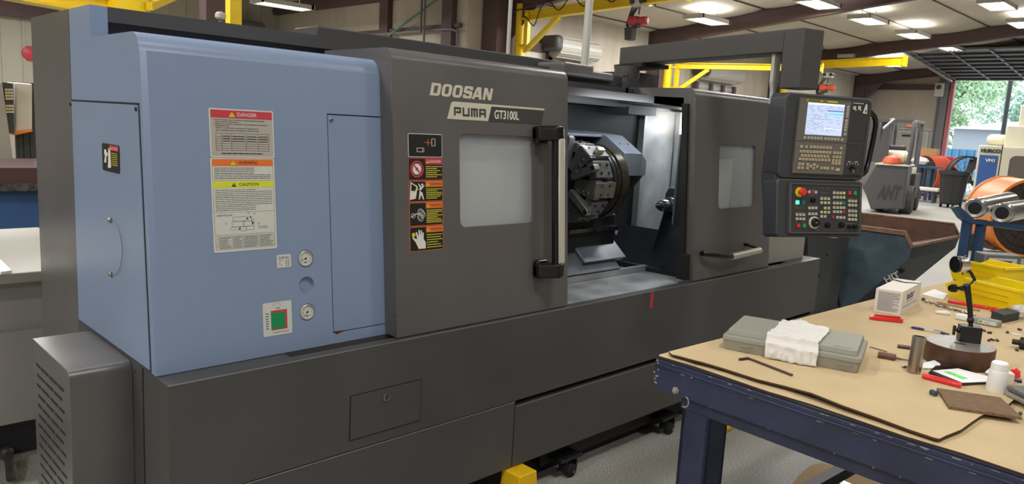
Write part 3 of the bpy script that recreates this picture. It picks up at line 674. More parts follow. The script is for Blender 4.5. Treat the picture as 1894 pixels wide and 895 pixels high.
# door handle, right: horizontal
def ho(px, py, n): return Wp(px, py, DO + DN * n, DN)
MB().path([ho(1297, 468, -.002), ho(1302, 469, .03), ho(1322, 471, .055), ho(1346, 474, .07), ho(1356, 474, .075)], [.014, .015, .016, .016, .016], 10).build('handle_bracket', 'black_gloss', d2)
MB().path([ho(1376, 452, -.002), ho(1384, 453, .03), ho(1402, 459, .06), ho(1408, 461, .074), ho(1398, 463, .075)], [.009] * 5, 10).build('handle_bracket', 'black_gloss', d2)
MB().path([ho(1353, 475, .077), ho(1405, 463, .077)], .019, 14).build('handle_grip', 'grip', d2)
# logo
def dp(px, py): return Wp(px, py, DO, DN)
lg = MB(); LO = Vector((0, DO.y, .825)) + DV * dv(1.689) + DN * .0004; VS = DV + X * .26
LH, LWd, Tk = .046, .0455, .0135
def plate(x, b_, i_, R, r): lg.holed(LO + X * x, X, VS, DN * 1.0, b_, i_, R, r, -.0012, 0)
def poly(x, P): lg.prism([LO + X * (x + a_) + VS * c_ for a_, c_ in P], DN * .0012, 0)
x = 1.733
plate(x, (0, LWd, 0, LH), (Tk, LWd - Tk, .0095, LH - .0095), .012, .003)
lg.prism([LO + X * (x + a_) + VS * c_ for a_, c_ in [(0, 0), (.0135, 0), (.0135, LH), (0, LH)]], DN * .0016, 0)
for k_ in (1, 2): plate(x + .0522 * k_, (0, LWd, 0, LH), (Tk, LWd - Tk, .0095, LH - .0095), .014, .004)
xs_ = x + .0522 * 3; w_ = LWd - .002
poly(xs_, [(.004, 0), (w_ - .004, 0), (w_, .005), (w_, .023), (w_ - .006, .028), (.0135, .0305), (.0135, .0365), (w_ - .0135, .0365), (w_ - .0135, .032), (w_, .032), (w_, LH - .005), (w_ - .005, LH), (.005, LH), (0, LH - .005), (0, .024), (.006, .019), (w_ - .0135, .0165), (w_ - .0135, .0095), (.0135, .0095), (.0135, .014), (0, .014), (0, .005)])
xs_ += .0495; poly(xs_, [(-.004, 0), (.010, 0), (.0125, .008), (.031, .008), (.0315, 0), (.0455, 0), (.034, LH), (.014, LH), (.0085, .018 + .017), (.019, .018 + .017), (.0228, .017), (.0145, .017), (.019, .035), (.0085, .035)])
xs_ += .0515; poly(xs_, [(0, 0), (.0125, 0), (.0125, .026), (.030, 0), (.0445, 0), (.0445, LH), (.032, LH), (.032, .020), (.0145, LH), (0, LH)])
lg.build('maker_name', 'logo_silver', d1)
lg = MB(); Q = lambda x, z, n=.001: DO + X * x + DV * dv(z) + DN * n
lg.prism([Q(1.813, 1.609), Q(2.018, 1.609), Q(2.036, 1.666), Q(2.337, 1.666), Q(2.337, 1.674), Q(1.843, 1.674), Q(1.833, 1.667)], DN * .001, 0)
lg.prism([Q(2.024, 1.609), Q(2.320, 1.609), Q(2.335, 1.664), Q(2.041, 1.664)], DN * .001, 1)
# PUMA drawn as squared strokes
stn = [0]
def st(x0, z0, x1, z1): stn[0] += 1; lg.obox(DO, X, DV, DN, x0, x1, dv(z0), dv(z1), .0022, .0027 + .00006 * stn[0], 1)
T_ = .0075
zb, zt_ = 1.622, 1.654; x = 1.846; wl = .034; sp = .042
st(x, zb, x + T_, zt_); st(x, zt_ - T_, x + wl, zt_); st(x + wl - T_, zb + .012, x + wl, zt_); st(x + .01, zb + .010, x + wl, zb + .010 + T_)
x += sp; st(x, zb, x + T_, zt_); st(x, zb, x + wl, zb + T_); st(x + wl - T_, zb, x + wl, zt_)
x += sp; st(x, zb, x + T_, zt_); st(x, zt_ - T_, x + wl, zt_); st(x + wl - T_, zb, x + wl, zt_); st(x + wl / 2 - T_ / 2, zb, x + wl / 2 + T_ / 2, zt_)
x += sp; st(x, zb, x + T_, zt_); st(x, zt_ - T_, x + wl, zt_); st(x + wl - T_, zb, x + wl, zt_); st(x, zb + .010, x + wl, zb + .010 + T_)
lg.text('GT3100L', Q(2.052, 1.620, .0022), X, DV, width=.135, height=.034, m=2, bold=.015, shear=.08, depth=.0006)
lg.build('model_plate', ['logo_silver', 'logo_dark', 'text_white'], d1)
# label strip on the left door
LX0, LX1 = 1.633, 1.788
def lines(l, O, U, V_, N, x0, x1, z1, z0, n, m, h=.0022, seed=0, words=True):
    rd = random.Random(seed); step = (z1 - z0) / n
    for k in range(n):
        z = z1 - (k + .7) * step; x = x0; end = x1 - rd.choice((0, 0, .1, .3)) * (x1 - x0)
        while x < end:
            w_ = min(rd.uniform(.03, .11) * (x1 - x0) + .002, end - x); l.obox(O, U, V_, N, x, x + w_, z, z + h, 0, .0004, m); x += w_ + .0016
def onD(n): return DO + DN * n
strip = [(1.552, 1.476), (1.472, 1.402), (1.402, 1.332), (1.332, 1.262), (1.262, 1.192)]
zs = [1.5515, 1.468, 1.465, 1.386, 1.384, 1.309, 1.307, 1.222, 1.220, 1.131]
heads = [None, ('DANGER', 1), ('WARNING', 2), ('WARNING', 2), ('WARNING', 2)]
for k in range(5):
    z1_, z0_ = zs[2 * k], zs[2 * k + 1]; l = MB(); O = onD(0); b = (LX0, LX1, dv(z0_), dv(z1_)); bc = 4 if k == 0 else heads[k][1]
    l.rplate(O, X, DV, DN, b, .006, 0.0005, .0010, bc); i_ = .0022
    l.rplate(O, X, DV, DN, (b[0] + i_, b[1] - i_, b[2] + i_, b[3] - i_), .004, .001, .0014, 0)
    H = b[3] - b[2]; O2 = onD(.0014)
    if k == 0:
        def ln(x0, z0, x1, z1, m): l.obox(O2, X, DV, DN, x0, x1, b[2] + z0 * H, b[2] + z1 * H, 0, .0005, m)
        cxm = LX0 + .087; ln(cxm - .014, .62, cxm + .018, .645, 2); ln(cxm + .001, .48, cxm + .0035, .78, 2)
        for (x0, z0, x1, z1) in ((.105, .5, .107, .78), (.105, .78, .12, .8), (.12, .5, .122, .8), (.105, .48, .122, .5), (.038, .22, .04, .4), (.038, .22, .066, .24), (.038, .38, .066, .4), (.064, .2, .066, .42), (.066, .26, .073, .28), (.066, .34, .073, .36)): ln(LX0 + x0, z0, LX0 + x1, z1, 4)
    else:
        wd_ = LX1 - LX0; hx = LX0 + wd_ * .48
        l.obox(O2, X, DV, DN, hx, LX1 - .003, b[3] - .023, b[3] - .002, 0, .0004, heads[k][1])
        l.text(heads[k][0], O2 + X * (hx + .019) + DV * (b[3] - .0165) + DN * .0006, X, DV, width=.054, height=.009, m=4 if k == 1 else 0)
        l.prism([O2 + X * (hx + a) + DV * (b[3] - .018 + c) + DN * .0004 for a, c in ((.004, 0), (.017, 0), (.0105, .012))], DN * .0004, 3)
        l.text('!', O2 + X * (hx + .0095) + DV * (b[3] - .0165) + DN * .001, X, DV, height=.008, width=.002, m=0)
        lines(l, O2, X, DV, DN, hx + .003, LX1 - .005, b[3] - .027, b[2] + .008, 6 if k != 3 else 8, 3, h=.0032, seed=k)
        c = O2 + X * (LX0 + wd_ * .24) + DV * (b[2] + H * .5)
        if k == 1:
            l.pipe(c, c + DN * .0006, .030, .024, 32, 1)
            for q in range(14):
                an = q * PI / 7; d_ = X * math.cos(an) + DV * math.sin(an); e_ = X * -math.sin(an) + DV * math.cos(an)
                l.prism([c + d_ * .010 - e_ * .003, c + d_ * .020 - e_ * .0035, c + d_ * .020 + e_ * .0035, c + d_ * .010 + e_ * .003], DN * .0003, 4)
            l.pipe(c, c + DN * .0004, .012, .006, 20, 4)
            e = (X - DV).normalized(); g = (X + DV).normalized(); l.prism([c + e * -.026 + g * .003, c + e * .026 + g * .003, c + e * .026 - g * .003, c + e * -.026 - g * .003], DN * .0008, 1)
        if k == 2:
            l.prism([c + X * a + DV * b_ for a, b_ in ((-.034, -.030), (-.008, -.026), (.002, .018), (-.030, .034))], DN * .0005, 4)
            l.prism([c + X * a + DV * b_ + DN * .0005 for a, b_ in ((-.028, .002), (-.010, .002), (-.004, .016), (-.026, .028))], DN * .0003, 0)
            l.prism([c + X * a + DV * b_ for a, b_ in ((.012, .0), (.022, -.004), (.030, -.030), (.026, -.03), (.016, -.012), (.010, -.03), (.006, -.028), (.012, .014), (.004, .026), (.007, .028), (.018, .016), (.032, .022), (.032, .019), (.020, .008))], DN * .0005, 4)
            l.lathe(c + X * .0225 + DV * .0235, DN, [(.0045, 0), (.0045, .0005)], 12, 4); l.prism([c + X * -.02 + DV * -.002, c + X * .012 + DV * .012, c + X * .012 + DV * .010, c + X * -.02 + DV * -.005], DN * .0008, 3)
        if k == 3:
            for (a, b_) in ((.012, .008), (.022, -.002), (.010, -.008), (.018, .004), (.014, -.014)): l.pipe(c + X * a + DV * b_, c + X * a + DV * b_ + DN * .0005, .012, .0105, 18, 4)
            l.prism([c + X * a + DV * b_ for a, b_ in ((-.03, -.008), (-.006, .004), (.004, .002), (.004, -.001), (-.006, .001), (-.03, -.011))], DN * .0005, 4); l.pipe(c + X * -.02 + DV * -.004, c + X * -.02 + DV * -.004 + DN * .0005, .009, .0075, 16, 4)
        if k == 4:
            l.prism([c + X * a + DV * b_ for a, b_ in ((.002, -.036), (.034, -.036), (.034, -.014), (.024, .0), (.026, .022), (.021, .023), (.018, .006), (.017, .031), (.012, .031), (.011, .008), (.007, .033), (.002, .033), (.003, .007), (-.006, .027), (-.011, .025), (-.004, .0), (-.016, .004), (-.024, .010), (-.026, .005), (-.012, -.010))], DN * .0005, 4)
            l.lathe(c + X * -.020 + DV * .016, DN, [(.008, 0), (.008, .0006)], 14, 3)
    l.build('warning_label', ['label_black', 'label_red', 'label_orange', 'text_yel', 'text_white'], d1)
# labels on the blue cabinet
def cz(z): return vof(z)
def head(l, O, x0, x1, v0, v1, m, word, tm, tri, ex=4):
    l.obox(O, X, CV, CN, x0, x1, v0, v1, 0, .0005, m)
    w_ = (x1 - x0); l.text(word, O + X * (x0 + w_ * .42) + CV * (v0 + (v1 - v0) * .25) + CN * .0008, X, CV, width=w_ * .32, height=(v1 - v0) * .5, m=tm, bold=.01)
    hh = (v1 - v0) * .66; cx_ = x0 + w_ * .335; l.prism([O + X * (cx_ + a * hh) + CV * (v0 + (v1 - v0) * .15 + c * hh) + CN * .0006 for a, c in ((-.6, 0), (.6, 0), (0, 1))], CN * .0004, tri)
    l.text('!', O + X * (cx_ - .001) + CV * (v0 + (v1 - v0) * .25) + CN * .0012, X, CV, width=.002, height=hh * .6, m=ex)
O = CO + CN * .0005
l = MB(); l.rplate(O, X, CV, CN, (.957, 1.162, cz(1.456), cz(1.6015)), .004, 0, .0007, 0)
O2 = O + CN * .0007; x0, x1 = .961, 1.158
l.obox(O2, X, CV, CN, x0, x1, cz(1.46), cz(1.5975), 0, .0003, 1); O2 += CN * .0003
head(l, O2, x0 + .001, x1 - .001, cz(1.574), cz(1.597), 2, 'DANGER', 0, 3)
for tx, z_, xa_, xb_ in (('1. Do not rotate chuck and other workholding devices above', 1.5655, .008, .170), ('their maximum speed limits.', 1.5595, .014, .088), ('2. Make sure rotating components have adequate and balanced', 1.5535, .008, .178), ('gripping forces.', 1.5475, .014, .058), ("* Refer to workholder manufacturer's specifications.", 1.5415, .012, .150), ('Max. permissible pressure and speed of a hydraulic chuck', 1.5345, .016, .152)):
    l.text(tx, O2 + X * (x0 + xa_) + CV * cz(z_) + CN * .0004, X, CV, width=xb_ - xa_, height=.0044, m=4, bold=.02)
for k in range(8): l.obox(O2, X, CV, CN, x0 + .014, x1 - .014, cz(1.528) - k * .0068 + (0 if k < 1 else -.004), cz(1.5288) - k * .0068 + (0 if k < 1 else -.004), 0, .0003, 4)
for u in (.014, .032, .062, .108, .146, .183): l.obox(O2, X, CV, CN, x0 + u, x0 + u + .0008, cz(1.4765), cz(1.5288), 0, .0003, 4)
for a, b in ((.036, .058), (.066, .104), (.112, .142), (.15, .18)): 
    for k in range(3): l.obox(O2, X, CV, CN, x0 + a, x0 + b, cz(1.519) - k * .0075, cz(1.521) - k * .0075, 0, .0003, 4)
lines(l, O2, X, CV, CN, x0 + .03, x1 - .02, cz(1.472), cz(1.464), 1, 4, .003, 5)
l.build('danger_label', ['label_white', 'label_grey', 'label_red', 'label_yellow', 'label_text'], cabo)
l = MB(); l.rplate(O, X, CV, CN, (.955, 1.160, cz(1.170), cz(1.4545)), .005, 0, .0007, 0); O2 = O + CN * .0007; x0, x1 = .960, 1.155
head(l, O2, x0, x1, cz(1.430), cz(1.451), 1, 'WARNING', 3, 2, 3)
for a, b in ((1.386, 1.4295), (1.290, 1.364), (1.222, 1.2895)):
    for za in (a,): l.obox(O2, X, CV, CN, x0, x1, cz(za), cz(za) + .0006, 0, .0003, 3)
    for xx in (x0, x1 - .0006): l.obox(O2, X, CV, CN, xx, xx + .0006, cz(a), cz(b), 0, .0003, 3)
lines(l, O2, X, CV, CN, x0 + .006, x1 - .008, cz(1.427), cz(1.390), 7, 3, .0016, 11)
head(l, O2, x0, x1, cz(1.365), cz(1.384), 2, 'CAUTION', 3, 3, 2)
lines(l, O2, X, CV, CN, x0 + .006, x1 - .006, cz(1.361), cz(1.294), 12, 3, .0014, 12)
l.text('LUBRICATION CHART', O2 + X * (x0 + .008) + CV * cz(1.279) + CN * .0004, X, CV, width=.05, height=.005, m=3)
def fr(a, b, c, d, w_=.0007):
    for (p, q, r, s_) in ((a, b, c, c + w_), (a, b, d - w_, d), (a, a + w_, c, d), (b - w_, b, c, d)): l.obox(O2, X, CV, CN, x0 + p, x0 + q, cz(r), cz(s_), 0, .0003, 3)
fr(.058, .118, 1.262, 1.276); fr(.054, .092, 1.245, 1.262); fr(.092, .12, 1.245, 1.262); fr(.05, .08, 1.236, 1.245); fr(.08, .10, 1.232, 1.245); fr(.1, .125, 1.234, 1.246); fr(.118, .126, 1.25, 1.268)
for a, b in ((.036, 1.257), (.108, 1.286), (.127, 1.284), (.14, 1.252)): l.pipe(O2 + X * (x0 + a) + CV * cz(b), O2 + X * (x0 + a) + CV * cz(b) + CN * .0003, .0028, .002, 12, 3)
for a, b, c, d in ((.101, .107, 1.267, 1.272), (.113, .116, 1.27, 1.275), (.076, .08, 1.236, 1.242), (.119, .124, 1.253, 1.258)): l.obox(O2, X, CV, CN, x0 + a, x0 + b, cz(c), cz(d), 0, .0004, 3)
lines(l, O2, X, CV, CN, x0 + .14, x0 + .17, cz(1.246), cz(1.236), 2, 3, .0016, 14)
for k in range(7): l.obox(O2, X, CV, CN, x0 + .002, x1 - .002, cz(1.2175) - k * .0065, cz(1.2182) - k * .0065, 0, .0003, 3)
for u in (.002, .012, .055, .088, .14, .1925): l.obox(O2, X, CV, CN, x0 + u, x0 + u + .0006, cz(1.1785), cz(1.2182), 0, .0003, 3)
for q, (a, b) in enumerate(((.015, .05), (.058, .085), (.092, .136), (.144, .188))): lines(l, O2, X, CV, CN, x0 + a, x0 + b, cz(1.2175), cz(1.180), 6, 3, .0018, 20 + q)
l.build('caution_label', ['label_white', 'label_orange', 'label_yellow', 'label_text'], cabo)
l = MB(); l.rplate(O, X, CV, CN, (1.157, 1.207, cz(1.106), cz(1.148)), .004, 0, .0007, 0); O2 = O + CN * .0007
l.text('0-45 bar', O2 + X * 1.165 + CV * cz(1.136) + CN * .0004, X, CV, width=.034, height=.0065, m=1, bold=.01); l.obox(O2, X, CV, CN, 1.158, 1.206, cz(1.1335), cz(1.1342), 0, .0003, 1)
for a, b, c, d in ((1.166, 1.1668, 1.114, 1.128), (1.166, 1.178, 1.1275, 1.1283), (1.166, 1.178, 1.1135, 1.1143)): l.obox(O2, X, CV, CN, a, b, cz(c), cz(d), 0, .0003, 1)
for a in (1.187, 1.195):
    for b in (1.125, 1.118, 1.111): l.obox(O2, X, CV, CN, a, a + .005, cz(b), cz(b + .0025), 0, .0003, 1)
l.build('pressure_label', ['label_white', 'label_text'], cabo)
l = MB(); l.rplate(O, X, CV, CN, (1.103, 1.203, cz(.890), cz(.998)), .005, 0, .0007, 0); O2 = O + CN * .0007
l.obox(O2, X, CV, CN, 1.130, 1.186, cz(.908), cz(.971), 0, .0003, 1); O3 = O2 + CN * .0003
l.obox(O3, X, CV, CN, 1.130, 1.1785, cz(.912), cz(.964), 0, .0003, 2); O3 += CN * .0003
for k in range(6):
    l.obox(O3, X, CV, CN, 1.130, 1.134 + k * .008, cz(.9195 + k * .008), cz(.9202 + k * .008), 0, .0002, 3); l.obox(O3, X, CV, CN, 1.134 + k * .008, 1.1348 + k * .008, cz(.912), cz(.9202 + k * .008), 0, .0002, 3)
for k in range(7): l.obox(O2, X, CV, CN, 1.112, 1.122, cz(.914 + k * .008), cz(.9165 + k * .008), 0, .0003, 3)
for k in range(9): l.obox(O2, X, CV, CN, 1.137 + k * .006, 1.141 + k * .006, cz(.8985), cz(.9005), 0, .0003, 3)
for a, b, c, d in ((1.140, 1.163, .992, .9926), (1.140, 1.1406, .980, .992), (1.163, 1.1636, .982, .992), (1.146, 1.163, .979, .9798), (1.148, 1.162, .9755, .9768)): l.obox(O2, X, CV, CN, a, b, cz(c), cz(d), 0, .0003, 3)
l.build('chuck_chart_label', ['label_white', 'label_red', 'label_green', 'label_text'], cabo)
# gauges
for k, g in enumerate(gv):
    c = CO + X * gx + CV * g
    if k == 1:
        MB().lathe(c - CN * .016, CN, [(.036, 0), (.036, .004)], 28).build('blank_plate', 'machine_blue', cabo); continue
    c = c + CN * .0085; gg = MB(); gg.lathe(c - CN * .03, CN, [(.0265, 0), (.0265, .022), (.024, .024), (.0237, .018)], 36, 0); go = gg.build('pressure_gauge', 'silver_far', cabo)
    gg = MB(); gg.lathe(c - CN * .0115, CN, [(.0235, 0), (.0235, .001)], 32, 0)
    for q in range(28):
        an = math.radians(225 - q * 10); d_ = X * math.cos(an) + CV * math.sin(an); e_ = X * -math.sin(an) + CV * math.cos(an); r0 = .0185 if q % 5 else .0165
        gg.prism([c + d_ * r0 - e_ * .0003 - CN * .0105, c + d_ * .021 - e_ * .0003 - CN * .0105, c + d_ * .021 + e_ * .0003 - CN * .0105, c + d_ * r0 + e_ * .0003 - CN * .0105], CN * .0003, 1)
    for s_ in range(7):
        an = math.radians(225 - s_ * 45); p = c + (X * math.cos(an) + CV * math.sin(an)) * .0145 - CN * .0105; gg.obox(p, X, CV, CN, -.0015, .0015, -.001, .001, 0, .0002, 1)
    gg.obox(c - CN * .0105, X, CV, CN, -.006, .006, -.014, -.011, 0, .0002, 1)
    gg.build('gauge_dial', ['label_white', 'label_text'], go, recalc=True)
    gg = MB(); an = math.radians(200 if k == 0 else 228); d_ = X * math.cos(an) + CV * math.sin(an); e_ = X * -math.sin(an) + CV * math.cos(an)
    b_ = c - CN * .0095; gg.prism([b_ - d_ * .006 - e_ * .001, b_ + d_ * .018, b_ - d_ * .006 + e_ * .001], CN * .0005); gg.lathe(b_, CN, [(.003, 0), (.003, .001)], 12); gg.build('gauge_needle', 'black', go)
# ------------------------------------------------------------------ working chamber
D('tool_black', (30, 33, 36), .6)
q = W(1183, 200, 1, 2.98)
MB().box(1.9, q.x, 2.975, 3.0, .84, 1.86).build('back_guard', 'tool_black', mac)
MB().box(q.x, 4.6, 2.965, 2.98, .84, 1.80).box(q.x, q.x + .03, 2.93, 2.965, .84, 1.79).build('back_panel', 'chip_steel', mac)
q1 = W(1256, 300, 1, 2.9); q2 = W(1275, 300, 1, 2.9)
MB().box(q1.x, q1.x + .02, 2.55, 2.95, .84, 1.8).build('lamp_post', 'chip_steel', mac)
# lintel under the roof: light steel flange
a = W(1051, 189, 1, 2.80); MB().box(1.9, 4.6, 2.80, 2.82, a.z, a.z + .085).box(1.9, 4.6, 2.76, 2.98, a.z + .08, a.z + .09).build('lintel', 'left_grey', mac)
MB().box(3.55, 4.6, 2.5, 2.80, 1.755, 1.80).build('lintel_cover', 'machine_dark', mac)
lpx = W(1268, 235, 1, 2.72)
MB().box(lpx.x - .01, lpx.x + .06, 2.70, 2.74, 1.5, 1.70).build('lamp_housing', 'black', mac)
MB().box(4.38, 4.56, 2.83, 2.86, 1.60, 1.74).build('work_lamp', 'tube_light', mac)
area('work_lamp_light', (4.25, 2.66, 1.735), .45, .12, 7, (.90, .96, 1.0), rot=(math.radians(-6), math.radians(22), 0))
area('added_lintel_light', (3.3, 2.40, 1.745), .6, .06, 2.6, (.90, .96, 1.0), rot=(math.radians(42), 0, 0))  # added light without a fixture, brightens the lintel and back guard
# chamber floor
fl = MB(); fl.prism([(1.9, 2.122, .815), (1.9, 2.98, .80), (1.9, 2.98, .78), (1.9, 2.122, .79)], (1.72, 0, 0)); fl.box(1.9, 3.62, 2.50, 2.53, .81, .84); fl.build('chamber_floor', 'chip_steel', mac)
fl = MB(); fl.prism([(3.62, 2.23, .80), (3.62, 2.98, .80), (3.86, 2.98, 1.02), (3.86, 2.23, 1.02)], (0, 0, -.02)); fl.box(3.6, 3.64, 2.15, 2.98, .80, .835); fl.build('right_way_cover', 'tool_dark', mac)
for y in (2.2, 2.42, 2.64): MB().lathe((3.66, y, .845), (-.6, 0, .8), [(.008, 0), (.008, .006)], 8).build('cover_screw', 'steel', mac)
# way covers under the turret
wc = MB()
wc.prism([(2.3, 2.62, .84), (2.3, 2.98, .84), (2.3, 2.98, 1.14), (2.3, 2.86, 1.14), (2.3, 2.72, .98)], (1.15, 0, 0)); wc.build('way_cover', 'tool_black', mac)
wc = MB(); wc.prism([(2.75, 2.50, .845), (2.75, 2.62, .96), (2.75, 2.72, .96), (2.75, 2.72, .845)], (.62, 0, 0)); wc.prism([(3.08, 2.52, .90), (3.08, 2.66, 1.02), (3.08, 2.70, 1.00), (3.08, 2.56, .88)], (.36, 0, 0))
wc.build('lower_block', 'hood_blue', mac, bevel=.006)
# turret
TC = Vector((2.985, 2.60, 1.325)); TRr = .178
tu = MB(); tu.lathe(TC, X, [(.06, -.022), (.075, -.022), (.075, 0), (TRr, 0), (TRr, .15), (TRr + .012, .152), (TRr + .012, .175)], 24); tdo = tu.build('turret', 'tool_dark', mac)
tu = MB(); tu.lathe(TC + X * .175, X, [(TRr + .012, 0), (TRr + .018, .002), (TRr + .018, .012), (TRr + .008, .014), (TRr + .008, .03), (TRr + .022, .032), (TRr + .022, .09), (TRr, .095)], 40); tu.build('turret_ring', 'bronze_wet', tdo)
for k in range(12):
    an = 2 * PI * k / 12 + .13; d_ = Y * math.cos(an) + Z * math.sin(an); e_ = Y * -math.sin(an) + Z * math.cos(an)
    h = MB()
    if k % 2 == 0:
        P = [TC + d_ * .07 - e_ * .03, TC + d_ * .07 + e_ * .03, TC + d_ * (TRr + .03) + e_ * .050, TC + d_ * (TRr + .03) - e_ * .050]
        h.prism([p - X * .028 for p in P], X * .045); h.obox(TC, d_, e_, X, TRr - .01, TRr + .034, -.04, .04, -.025, .13)
        for t_ in (.09, .13, .165): h.lathe(TC + d_ * t_ + e_ * .022 - X * .028, -X, [(.007, 0), (.007, .003)], 8, 1)
    else:
        h.obox(TC, d_, e_, X, .075, TRr + .055, -.018, .018, -.06, -.018); h.obox(TC, d_, e_, X, TRr - .02, TRr + .03, -.045, .045, -.02, .11)
        h.obox(TC, d_, e_, X, TRr + .035, TRr + .062, -.014, .012, -.062, -.02, 1)
    h.build('tool_holder', ['tool_grey', 'steel'], tdo, bevel=.003)
    s_ = MB()
    for j in range(2):
        for i in (-1, 1): s_.lathe(TC + d_ * (TRr + .03) + e_ * .022 * i + X * (.02 + .06 * j), d_, [(.007, 0), (.007, .008), (.003, .008)], 8)
    s_.build('clamp_screw', 'bronze_wet', tdo)
q = TC + Vector((.03, -.155, .16)); MB().obox(q, X, unit((0, -1, 1)), unit((0, -1, -1)), 0, .05, -.02, .02, -.02, .0).build('insert_tag', 'left_cream' if 'left_cream' in M else 'cream', tdo)
# hood behind the turret
x0, x1, x2 = 3.12, 3.52, 3.62
def sec(s, dx=0): return s
A = [(2.42, 1.25), (2.42, 1.42), (2.56, 1.56), (2.95, 1.60), (2.95, 1.25)]
hdm = MB()
y0 = 2.44
Fr = [Vector((x1 - .14, 2.46, 1.41)), Vector((x0 + .06, 2.46, 1.41)), Vector((x0 + .06, 2.46, 1.265)), Vector((x1 + .0, 2.46, 1.265))]
pf = [(2.46, 1.363), (2.46, 1.485), (2.60, 1.574), (2.96, 1.60), (2.96, 1.363)]
L0 = [Vector((3.27, y, z)) for y, z in pf]; L1 = [Vector((3.42, y, z)) for y, z in pf]
L2 = [Vector((3.525, y, z)) for y, z in ((2.50, 1.363), (2.50, 1.44), (2.63, 1.52), (2.96, 1.54), (2.96, 1.363))]
hdm.loft(L0, L1); hdm.prism([(2.93, 2.62, 1.56), (2.93, 2.62, 1.574), (2.93, 2.96, 1.60), (2.93, 2.96, 1.58)], (.34, 0, 0)); hdm.build('turret_hood', 'hood_blue', mac, bevel=.003)
h2 = MB(); h2.loft(L1, L2); h2.build('hood_end', 'hood_blue', mac)
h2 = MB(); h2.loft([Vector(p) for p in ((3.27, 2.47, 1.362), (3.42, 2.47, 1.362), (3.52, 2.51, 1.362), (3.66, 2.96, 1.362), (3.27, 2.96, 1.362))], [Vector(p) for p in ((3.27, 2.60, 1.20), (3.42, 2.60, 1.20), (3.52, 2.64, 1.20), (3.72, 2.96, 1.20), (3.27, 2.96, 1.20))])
h2.loft([Vector(p) for p in ((3.27, 2.62, 1.20), (3.54, 2.66, 1.20), (3.70, 2.95, 1.20), (3.27, 2.95, 1.20))], [Vector(p) for p in ((3.27, 2.74, .95), (3.52, 2.74, .95), (3.66, 2.95, .95), (3.27, 2.95, .95))]); h2.build('shaded_hood_body', 'tool_black', mac)  # black colour paints in the shade below the hood overhang
s_ = MB()
for x in (3.31, 3.38): s_.lathe((x, 2.53, 1.53), (0, -.7, .7), [(.006, 0), (.006, .005)], 8)
s_.build('hood_screw', 'steel', mac)
cb = MB(); cb.box(2.95, 3.42, 2.60, 2.73, .93, 1.14); cb.build('carriage', 'tool_black', mac, bevel=.01)
cb = MB(); cb.box(2.98, 3.40, 2.56, 2.60, 1.055, 1.075); cb.lathe((3.38, 2.56, 1.04), -Y, [(.016, 0), (.008, .012)], 8); cb.build('carriage_lip', 'steel', mac)
# tailstock
TS = Vector((3.70, 2.50, 1.185))
ts = MB()
ts.lathe(TS + X * .11, X, [(.052, 0), (.052, .2)], 28); ts.lathe(TS + X * .07, X, [(.036, 0), (.046, .01), (.046, .045)], 24)
ts.prism([TS + Vector(p) for p in ((.30, -.05, .10), (.17, -.05, .095), (.14, -.05, .06), (.14, -.05, -.04), (.06, -.05, -.26), (.06, -.05, -.34), (.45, -.05, -.34), (.45, -.05, .10))], (0, .12, 0))
ts.prism([TS + Vector(p) for p in ((.15, -.0501, -.06), (.02, -.22, -.31), (.02, -.22, -.37), (.3, -.22, -.37), (.3, -.0501, -.06))], (0, .12, 0))
tso = ts.build('tailstock', 'tail_blue', mac, bevel=.006)
ts = MB(); ts.lathe(TS, X, [(.0005, -.055), (.014, -.03), (.022, -.018), (.024, .0), (.03, .002), (.034, .012), (.034, .05), (.028, .052), (.028, .08)], 24); ts.build('live_centre', 'steel', tso)

# ------------------------------------------------------------------ control arm and pendant
ad = unit((.30, .953, 0)); asd = Vector((ad.y, -ad.x, 0))       # away from the camera; across, to the right
az0, az1 = 1.996, 2.098
K = CAM + ray(1489, 51) * 3.36; K.z = 0
kr = Wp(1526, 56, K, -ad); aw = (kr - K).dot(asd); kl = Wp(1449, 75, K, -asd); al = (kl - K).dot(ad)
A0 = Wp(1146, 100, K, -asd); La_ = (A0 - K).dot(ad)
arm = MB(); arm.obox(K, ad, asd, Z, al, La_, 0, aw, az0, az1); arm.obox(K, ad, asd, Z, 0, al, 0, aw, 1.832, az1)
armo = arm.build('control_arm', 'machine_dark', mac, bevel=.006, seg=3)
wu = asd; bk = ad
MB().cyl((3.68, 2.80, TOPZ - .1), (3.68, 2.80, 1.975), .075, n=28).box(3.70, 3.98, 2.78, 3.0, TOPZ - .2, 1.95).build('arm_pivot', 'machine_dark', mac)
MB().obox(K, ad, asd, Z, La_ - .26, La_ + .02, -.02, aw + .05, 1.974, 1.996).build('pivot_plate', 'black', mac)
tb = MB(); q = CAM + ray(1440, 100) * 3.55; r = CAM + ray(1441, 152) * 3.55; s_ = CAM + ray(1433, 185) * 3.55
tb.obox(Vector((q.x, q.y, 0)), wu, bk, Z, -.02, .02, 0, .02, r.z, 1.997); tb.prism([Vector((q.x, q.y, r.z)) + wu * a + Z * b for a, b in ((-.02, 0), (.02, 0), (.011, -.035), (.010, -.10), (-.010, -.10), (-.011, -.035))], bk * .02)
tb.build('hanging_tube', 'pvc', armo)
